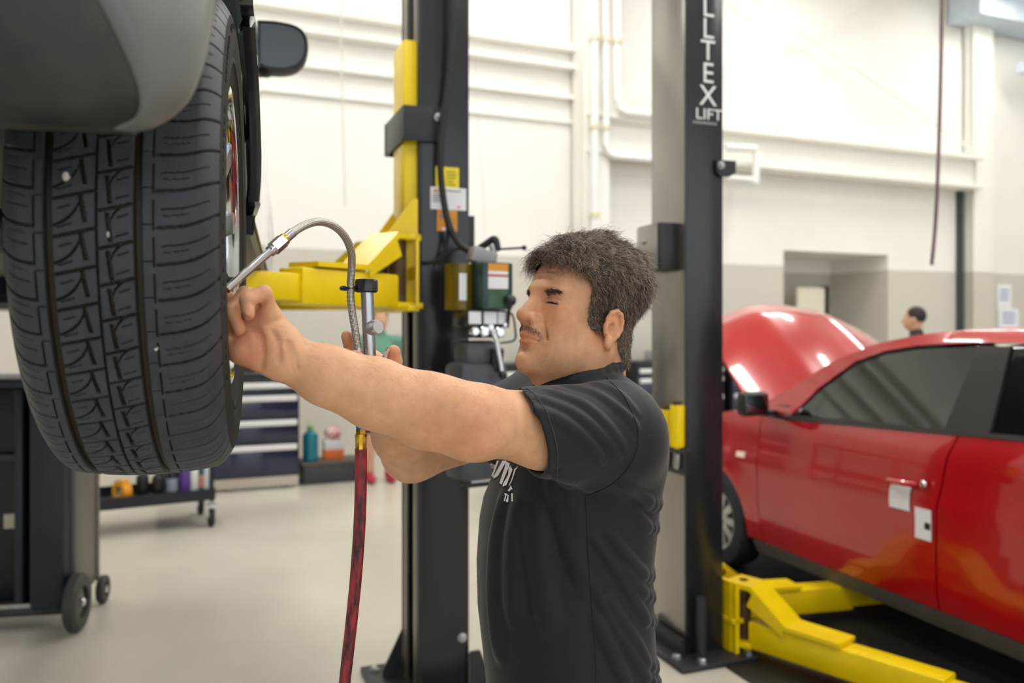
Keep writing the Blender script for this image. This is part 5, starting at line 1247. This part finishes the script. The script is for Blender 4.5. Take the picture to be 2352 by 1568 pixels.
# ---- hair
me = BODY.data; nrm = np.empty(len(bV) * 3, np.float32); me.vertices.foreach_get('normal', nrm); nrm = nrm.reshape(-1, 3).astype(float)
Hh = to_head(bV)
_z = np.array([-.2, -.096, -.088, -.065, -.048, -.040, -.022, 0, .03, .050, .058, .066, .074, .09, .2]); _x = np.array([-.4, -.2, -.066, -.045, -.036, .022, .030, .034, .037, .046, .068, .100, .13, .20, .3])
def hair_s(H):
    wob = .0035 * vnoise(H, 160, 5) + .002 * vnoise(H, 400, 6)
    s = np.interp(H[:, 2], _z, _x) - H[:, 0] + wob
    for y in (1, -1):
        e = np.sqrt((((H - A3((-.008, y * .083, -.030))) / A3((.026, .016, .040))) ** 2).sum(1)); s = np.minimum(s, (e - 1) * .02)
    return np.where(H[:, 2] < -.11, -1, s)
sS = hair_s(Hh); near_h = (np.abs(Hh) < .16).all(1); sS = np.where(near_h, sS, -1)
topf = np.clip((Hh[:, 2] - .015) / .06, 0, 1)
thick = (.006 + .019 * topf - .006 * np.clip((Hh[:, 0] - .03) / .05, 0, 1) * topf) * np.clip(sS / .012, 0, 1) ** .6
nz = vnoise(Hh, 75, 11) * .6 + vnoise(Hh, 170, 12) * .4
thick = np.maximum(thick * (1 + (.45 + .35 * topf) * nz), 0)
fk = (sS[bF] > 0.0005).all(1); used = np.unique(bF[fk]); remap = -np.ones(len(bV), int); remap[used] = np.arange(len(used))
hV = bV[used] + nrm[used] * (thick[used] + .0006)[:, None]; hF = remap[bF[fk]]
def hair_mat(name, c):
    m = mat(name, c, .5, spec=.35); nt = m.node_tree; b = nt.nodes['Principled BSDF']; at = nt.nodes.new('ShaderNodeAttribute'); at.attribute_name = 'strand'; nt.links.new(at.outputs['Color'], b.inputs['Base Color']); return m
M_HAIR = hair_mat('hair', (80, 66, 56))
PAL = [np.array(lin(c)[:3]) for c in ((44, 36, 31), (68, 55, 46), (98, 82, 68), (126, 109, 93), (176, 164, 150), (198, 188, 176))]
R = np.random.RandomState(4)
def strands(roots, dirs, norms, length, curl, rad, pal_w, seg=6, lift=.35, gravity=.0):
    n = len(roots); V = np.zeros((n, seg + 1, 3, 3)); L = length * (.6 + .8 * R.rand(n)); p = roots.copy(); d = dirs + lift * norms * R.rand(n, 1) + .25 * R.normal(size=(n, 3)); d /= np.linalg.norm(d, axis=1)[:, None]
    side = np.cross(d, norms); side /= np.maximum(np.linalg.norm(side, axis=1), 1e-6)[:, None]; ph = R.rand(n) * 6.28; fq = 1.0 + 1.2 * R.rand(n)
    for k in range(seg + 1):
        t = k / seg; up = np.cross(side, d); r = rad * (1 - .75 * t)
        for c in range(3): a = 2.094 * c; V[:, k, c] = p + (side * math.cos(a) + up * math.sin(a)) * r
        w = np.cos(ph + fq * t * 6.28)[:, None] * side * curl + np.sin(ph * 1.7 + fq * t * 5)[:, None] * norms * curl * .6
        dd = d + w - norms * .5 * t + A3((0, 0, -gravity)); dd /= np.linalg.norm(dd, axis=1)[:, None]; p = p + dd * (L / seg)[:, None]
    idx = np.arange(n * (seg + 1) * 3).reshape(n, seg + 1, 3); F_ = []
    for c in range(3):
        a, b = idx[:, :-1, c], idx[:, :-1, (c + 1) % 3]; e, f = idx[:, 1:, (c + 1) % 3], idx[:, 1:, c]; F_.append(np.stack([a, b, e, f], -1).reshape(-1, 4))
    ch = R.choice(len(PAL), n, p=pal_w); col = np.array(PAL)[ch] * (.8 + .4 * R.rand(n, 1)); return V.reshape(-1, 3), np.concatenate(F_), np.repeat(col, (seg + 1) * 3, 0)
def add_hair(name, V, F_, C, m):
    o = man_part(name, V, F_, m); a = o.data.attributes.new('strand', 'FLOAT_COLOR', 'POINT'); a.data.foreach_set('color', np.concatenate([C, np.ones((len(C), 1))], 1).astype(np.float32).ravel()); return o
def flow(H, nl):
    """combing direction in head space, tangent to the surface"""
    t = np.clip((H[:, 2] - .03) / .05, 0, 1)[:, None]; sgn = np.sign(H[:, 1:2] + 1e-9)
    top = np.concatenate([np.where(H[:, :1] > .045, .3, -.7), sgn * .7, np.full((len(H), 1), -.2)], 1); sd = np.concatenate([np.full((len(H), 1), -.35), np.zeros((len(H), 1)), np.full((len(H), 1), -1.0)], 1)
    f = top * t + sd * (1 - t) + .6 * np.stack([vnoise(H, 90, 21), vnoise(H, 90, 22), vnoise(H, 90, 23)], 1); f -= nl * (f * nl).sum(1, keepdims=True); return f / np.maximum(np.linalg.norm(f, axis=1), 1e-6)[:, None]
NS = 21000; fi = R.randint(0, len(hF), NS); w4 = R.dirichlet((1, 1, 1, 1), NS); rt = (hV[hF[fi]] * w4[:, :, None]).sum(1); nn = (nrm[used][hF[fi]] * w4[:, :, None]).sum(1); nn /= np.linalg.norm(nn, axis=1)[:, None]
Hl = to_head(rt); nl = nn @ HR; fl = flow(Hl, nl) @ HR.T; tl = np.clip((Hl[:, 2] - .0) / .06, 0, 1)
V1, F1, C1 = strands(rt - nn * .001, fl, nn,   .015 + .020 * tl, .95, .00038, [.06, .18, .30, .26, .15, .05], 5, .5)
V0, F0, C0 = hV, hF, np.tile(PAL[2] * 1.1, (len(hV), 1)) * (1 + .5 * nz[used])[:, None]
add_hair('hair', np.concatenate([V0, V1]), np.concatenate([F0, F1 + len(V0)]), np.concatenate([C0, C1]), M_HAIR)
# eyebrows, moustache, lashes, forearm hair
bb = BVHTree.FromPolygons([Vector(v) for v in bV], bF.tolist())
def snap_head(pts, dirs):
    out, nn_ = [], []
    for p, d in zip(pts, dirs):
        h = bb.ray_cast(Vector(hw(p)), Vector(HR @ A3(d)));
        if h[0] is None: out.append(hw(p)); nn_.append(HR @ (-A3(d)))
        else: out.append(A3(h[0])); nn_.append(A3(h[1]))
    return A3(out), A3(nn_)
def patch(name, n, fn, length, rad, pal, curl=.15, lift=.3, m=M_HAIR):
    pts, dr, fl_ = [], [], []
    for _ in range(n): a, b, c = fn(); pts.append(a); dr.append(b); fl_.append(c)
    rp, rn = snap_head(pts, dr); f_ = A3(fl_) @ HR.T; f_ = f_ - rn * (f_ * rn).sum(1, keepdims=True); f_ /= np.maximum(np.linalg.norm(f_, axis=1), 1e-6)[:, None]
    V, F_, C = strands(rp, f_, rn, length, curl, rad, pal, 4, lift); return add_hair(name, V, F_, C, m)
for sgn in (1, -1):
    def brow(sg=sgn):
        t = R.rand(); y = .012 + .030 * t; z = .0135 + .0045 * math.sin(t * 2.6) + (.0048 - .0020 * t) * R.normal() * .6
        return (.16, sg * y * 1.0, z), (-1, sg * .15, 0), (-.2, sg * 1.0, .12 if t < .5 else -.25)
    patch('eyebrow', 420, brow, .0065, .00026, [.25, .45, .22, .08, 0, 0])
    def lash(sg=sgn):
        t = R.rand(); return (.16, sg * (.0205 + .027 * t), -.0012 - .0030 * t * t + .0005 * R.normal()), (-1, 0, 0), (.6, sg * .5, -.8)
    patch('eyelashes', 150, lash, .0026, .00022, [.9, .1, 0, 0, 0, 0], .1, .5)
def mous():
    sg = 1 if R.rand() < .5 else -1; t = R.rand() ** .8; return (.16, sg * .036 * t, -.0475 - .014 * t * t + .0044 * R.normal() * .7), (-1, 0, 0), (0, sg * .5, -1.0)
patch('moustache', 820, mous, .0036, .00017, [.1, .3, .35, .2, .05, 0], .1, .25)
def stub():
    sg = 1 if R.rand() < .6 else -1; a = R.rand(); return (.16, sg * .060 * R.rand(), -.072 - .048 * R.rand()), (-1, sg * .1, .1), (0, 0, -1)
patch('stubble', 900, stub, .0011, .00013, [.3, .4, .2, .1, 0, 0], .1, .5)
ar = bV; sel = np.nonzero((bV[:, 0] < -.02) & (bV[:, 0] > -.28) & (bV[:, 1] < 1.22) & (nrm[:, 2] > .1))[0]; sel = R.choice(sel, 600); fl_ = np.tile((A3(WR_L) - A3(EL_L)) / np.linalg.norm(WR_L - EL_L), (len(sel), 1)) + .5 * R.normal(size=(len(sel), 3))
V, F_, C = strands(bV[sel], fl_, nrm[sel], .008, .3, .00007, [.2, .4, .4, 0, 0, 0], 4, .6); add_hair('arm_hair', V, F_, C, M_HAIR)
# ------------------------------------------------------------------ tyre inflator in his hands
TI = empty('tyre_inflator', P(845, 840, 1.262), 0, 'tyre inflator with braided hose and red air line held by the mechanic', 'tyre inflator')
TINV = Matrix.Translation(-P(845, 840, 1.262))
def tpart(mb, name, m, parent=None):
    o = mb.build(name, m, parent or TI)
    if parent is None: o.matrix_parent_inverse = TINV
    return o
gd = 1.262
tpart(MB().tube([P(843, 660, gd), P(846, 740, gd), P(850, 845, gd), P(846, 900, gd)], .0098, 24), 'gauge_tube', mat('satin_aluminium', (178, 180, 186), .28, 1.0, var=.08, vscale=30))
tpart(MB().tube([P(846, 890, gd), P(838, 960, gd), P(830, 985, gd)], [.013, .012, .009], 20), 'valve_body', M_BRASS)
c = P(842, 656, gd); cp = MB(); cp.lathe([(.0, -.0105), (.0150, -.0105), (.0172, -.008), (.0175, .006), (.016, .0095), (.012, .0105), (.011, .0085), (0, .0085)], c, (0, 0, 1), 32)
rc_ = P(802, 662, gd - .004); cp.tube([rc_ + Vector((.0108 * math.cos(a), .0108 * math.sin(a), 0)) for a in [2 * math.pi * k / 28 for k in range(28)]], .0038, 10, closed=True); cp.box((c + rc_) * .5 + Vector((-.001, 0, -.003)), (.012, .008, .009), None, .002)
tpart(cp, 'hose_clip_cap', M_BLACK)
tpart(MB().lathe([(.0, -.012), (.009, -.012), (.0115, -.008), (.0115, .006), (.010, .009), (0, .009)], P(860, 752, gd - .008), (.75, -.6, .15), 24), 'bleed_knob', mat('matt_aluminium', (205, 206, 208), .35, .9))
tpart(MB().tube(catmull([P(868, 868, gd - .01), P(880, 840, gd - .012), P(886, 815, gd - .012), P(894, 800, gd - .012)], 6), .0045, 12), 'trigger_lever', M_CHROME)
def braid_mat():
    m = mat('braided_steel', (170, 166, 158), .35, .9); nt = m.node_tree; b = nt.nodes['Principled BSDF']
    uv = nt.nodes.new('ShaderNodeAttribute'); uv.attribute_name = 'hose_uv'; sp = nt.nodes.new('ShaderNodeSeparateXYZ'); nt.links.new(uv.outputs['Vector'], sp.inputs[0])
    w = []
    for s in (1, -1):
        ad = nt.nodes.new('ShaderNodeMath'); ad.operation = 'MULTIPLY_ADD'; ad.inputs[1].default_value = s; nt.links.new(sp.outputs['X'], ad.inputs[0]); nt.links.new(sp.outputs['Y'], ad.inputs[2])
        si = nt.nodes.new('ShaderNodeMath'); si.operation = 'SINE'; nt.links.new(ad.outputs[0], si.inputs[0]); w.append(si)
    mu = nt.nodes.new('ShaderNodeMath'); mu.operation = 'MULTIPLY'; nt.links.new(w[0].outputs[0], mu.inputs[0]); nt.links.new(w[1].outputs[0], mu.inputs[1])
    mr = nt.nodes.new('ShaderNodeMapRange'); mr.inputs['From Min'].default_value = -1; nt.links.new(mu.outputs[0], mr.inputs['Value'])
    rp = nt.nodes.new('ShaderNodeValToRGB'); rp.color_ramp.elements[0].color = lin((104, 100, 92)); rp.color_ramp.elements[1].color = lin((214, 210, 200)); rp.color_ramp.elements[0].position = .25; rp.color_ramp.elements[1].position = .65
    nt.links.new(mr.outputs[0], rp.inputs[0]); nt.links.new(rp.outputs[0], b.inputs['Base Color'])
    bp_ = nt.nodes.new('ShaderNodeBump'); bp_.inputs['Strength'].default_value = .5; bp_.inputs['Distance'].default_value = .001; nt.links.new(mr.outputs[0], bp_.inputs['Height']); nt.links.new(bp_.outputs[0], b.inputs['Normal'])
    return m
hose = catmull([P(822, 806, 1.250), P(816, 760, 1.252), P(808, 710, 1.252), P(805, 660, 1.25), P(808, 610, 1.24), P(806, 575, 1.225), P(790, 540, 1.20), P(762, 516, 1.175), P(728, 509, 1.15), P(694, 520, 1.125), P(668, 538, 1.105), P(652, 552, 1.095)], 10)
o = MB().tube(hose, .0058, 20).build('braided_hose', braid_mat(), TI); o.matrix_parent_inverse = TINV
att = o.data.attributes.new('hose_uv', 'FLOAT_VECTOR', 'POINT'); arr = np.zeros((len(o.data.vertices), 3), np.float32); ii = np.arange(len(arr)); ln = np.concatenate([[0], np.cumsum([(b - a).length for a, b in zip(hose[:-1], hose[1:])])]); arr[:, 0] = (ii % 20) * 2 * math.pi / 20 * 8; arr[:, 1] = ln[np.minimum(ii // 20, len(ln) - 1)] * 1500; att.data.foreach_set('vector', arr.ravel())
def seg(px0, py0, d0, px1, py1, d1, r, n, name, m, r2=None): return tpart(MB().tube([P(px0, py0, d0), P(px1, py1, d1)], [r, r2 or r], n), name, m)
seg(672, 534, 1.108, 652, 551, 1.095, .0066, 20, 'crimp_sleeve', M_STEEL); seg(654, 549, 1.097, 648, 554, 1.093, .0082, 20, 'brass_collar', M_BRASS)
seg(649, 553, 1.094, 627, 572, 1.080, .0095, 6, 'hex_nut', M_CHROME); seg(630, 569, 1.082, 621, 577, 1.076, .0074, 20, 'nut_shoulder', M_CHROME)
seg(626, 573, 1.079, 520, 665, 1.02, .0052, 20, 'chuck_stem', M_CHROME)
seg(822, 800, 1.250, 824, 822, 1.250, .0066, 18, 'crimp_sleeve', M_STEEL)
# air line
seg(829, 972, gd - .01, 829, 984, gd - .01, .0072, 20, 'blue_seal', mat('blue_seal', (40, 110, 190), .4)); seg(828, 968, gd - .01, 828, 974, gd - .01, .009, 20, 'brass_ring', M_BRASS)
seg(829, 984, gd - .01, 829, 998, gd - .01, .0078, 6, 'brass_hex', M_BRASS); seg(829, 996, gd - .01, 829, 1002, gd - .01, .0092, 24, 'ferrule_rim', M_BRASS)
m = MB(); m.lathe([(.0088, 0), (.0082, .004), (.0082, .014), (.0088, .018), (.0088, .021), (0, .021)], P(829, 1032, gd - .01), (0, 0, 1), 10); tpart(m, 'crimp_ferrule', M_BRASS)
M_RHOSE = mat('red_air_hose', (50, 30, 36), .42, rgb2=(168, 48, 58), vscale=120, vdetail=8, spec=.5, bump=.1, bscale=300)
nt = M_RHOSE.node_tree; mp = nt.nodes.new('ShaderNodeMapping'); mp.inputs['Scale'].default_value = (1, 1, .3)
for l in list(nt.links):
    if l.to_node.type == 'TEX_NOISE' and l.from_node.type == 'TEX_COORD': nt.links.new(l.from_socket, mp.inputs[0]); nt.links.new(mp.outputs[0], l.to_node.inputs['Vector'])
tpart(MB().tube(catmull([P(829, 1030, gd - .01), P(829, 1100, gd - .01), P(826, 1200, gd - .01), P(818, 1320, gd - .008), P(806, 1440, gd), P(792, 1568, gd + .01), P(776, 1750, gd + .03), P(760, 2000, gd + .08), Vector((-.30, 1.42, .10)), Vector((-.38, 1.62, .012)), Vector((-.7, 2.1, .010)), Vector((-1.3, 2.3, .010))], 12), .0092, 20), 'air_hose', M_RHOSE)
# ------------------------------------------------------------------ people in the background
def far_person(loc, face, spec, lab):
    e = empty('person', loc, face, lab, 'person')
    V, F_ = sdf_mesh(spec['body'], (-.45, -.45, -.02), (.45, .45, 1.85), .010); o = np_mesh('body', V, F_, mat('far_skin', (205, 156, 128), .5, var=.05), e)
    for nm, pr, m_ in spec['wear']:
        V, F_ = sdf_mesh(pr, (-.45, -.45, -.02), (.45, .45, 1.9), .010); V[:, 2] = np.maximum(V[:, 2], 0.0); np_mesh(nm, V, F_, m_, e)
    return e
def figure(h=1.0, shorts=True):
    hd = [('u', sd_ell((0, .0, 1.60), (.075, .095, .115)), .02), ('u', sd_ell((0, .05, 1.545), (.052, .05, .06)), .03), ('u', sd_cap((0, .095, 1.60), (0, .108, 1.575), .012, .016), .015), ('u', sd_cap((0, -.01, 1.50), (0, -.03, 1.40), .052, .06), .03)]
    for s in (1, -1): hd += [('u', sd_ell((s * .076, -.005, 1.595), (.012, .022, .032)), .01)]
    for s in (1, -1): hd += [('u', sd_cap((s * .19, -.02, 1.37), (s * .235, -.01, 1.09), .05, .042), .03), ('u', sd_cap((s * .235, -.01, 1.09), (s * .20, .16, .92), .040, .028), .03), ('u', sd_ell((s * .19, .22, .885), (.03, .055, .04)), .02)]
    for s in (1, -1): hd += [('u', sd_cap((s * .10, 0, .85), (s * .10, .01, .47), .08, .058), .03), ('u', sd_cap((s * .10, .01, .47), (s * .10, -.02, .08), .058, .036), .03)]
    hd += [('u', sd_ell((0, -.01, 1.15), (.155, .105, .25)), .05), ('u', sd_ell((0, 0, .90), (.15, .11, .13)), .05)]
    return hd
def wear(shirt_m, pant_m, shoe_m, hair_m, shorts):
    sh = [('u', sd_cap((0, -.035, 1.40), (0, -.02, 1.455), .075, .066), .03), ('u', sd_ell((0, -.01, 1.17), (.178, .125, .25)), .05), ('u', sd_ell((0, -.005, .98), (.168, .125, .14)), .05)]
    for s in (1, -1): sh += [('u', sd_cap((s * .10, -.02, 1.385), (s * .19, -.02, 1.365), .055, .064), .04), ('u', sd_cap((s * .19, -.02, 1.37), (s * .222, -.012, 1.18), .064, .056), .03)]
    zb = .52 if shorts else .08
    pt = [('u', sd_ell((0, 0, .90), (.165, .122, .12)), .05)]
    for s in (1, -1): pt += [('u', sd_cap((s * .10, 0, .85), (s * .10, .0, zb), .092, .085 if shorts else .055), .04)]
    fo = []
    for s in (1, -1): fo += [('u', sd_ell((s * .10, .05, .045), (.05, .14, .045)), .01), ('u', sd_cap((s * .10, -.03, .05), (s * .10, -.03, .09), .045, .045), .02)]
    hr = [('u', sd_ell((0, -.022, 1.635), (.086, .098, .098)), .02), ('s', sd_ell((0, .14, 1.56), (.13, .10, .11)), .02), ('s', sd_ell((0, 0, 1.44), (.2, .2, .10)), .02)]
    return [('shirt', sh, shirt_m), ('trousers' if not shorts else 'shorts', pt, pant_m), ('shoes', fo, shoe_m), ('hair', hr, hair_m)]
M_DHAIR = mat('dark_hair', (34, 28, 26), .6, var=.2, vscale=60)
far_person((-1.30, 8.13, 0), math.radians(200), {'body': figure(), 'wear': wear(mat('green_shirt', (96, 148, 128), .7, var=.06), mat('dark_shorts', (40, 44, 52), .8, var=.08), mat('red_shoes', (176, 44, 66), .6, var=.08), M_DHAIR, True)}, 'person in a green shirt, shorts and red shoes far behind the air hose')
far_person((4.18, 8.6, 0), math.radians(60), {'body': figure(), 'wear': wear(mat('dark_shirt', (44, 40, 46), .7, var=.08), mat('dark_pants', (40, 42, 48), .8, var=.08), M_PLASTIC, M_DHAIR, False)}, 'dark-haired person in a dark shirt behind the roof of the red car')
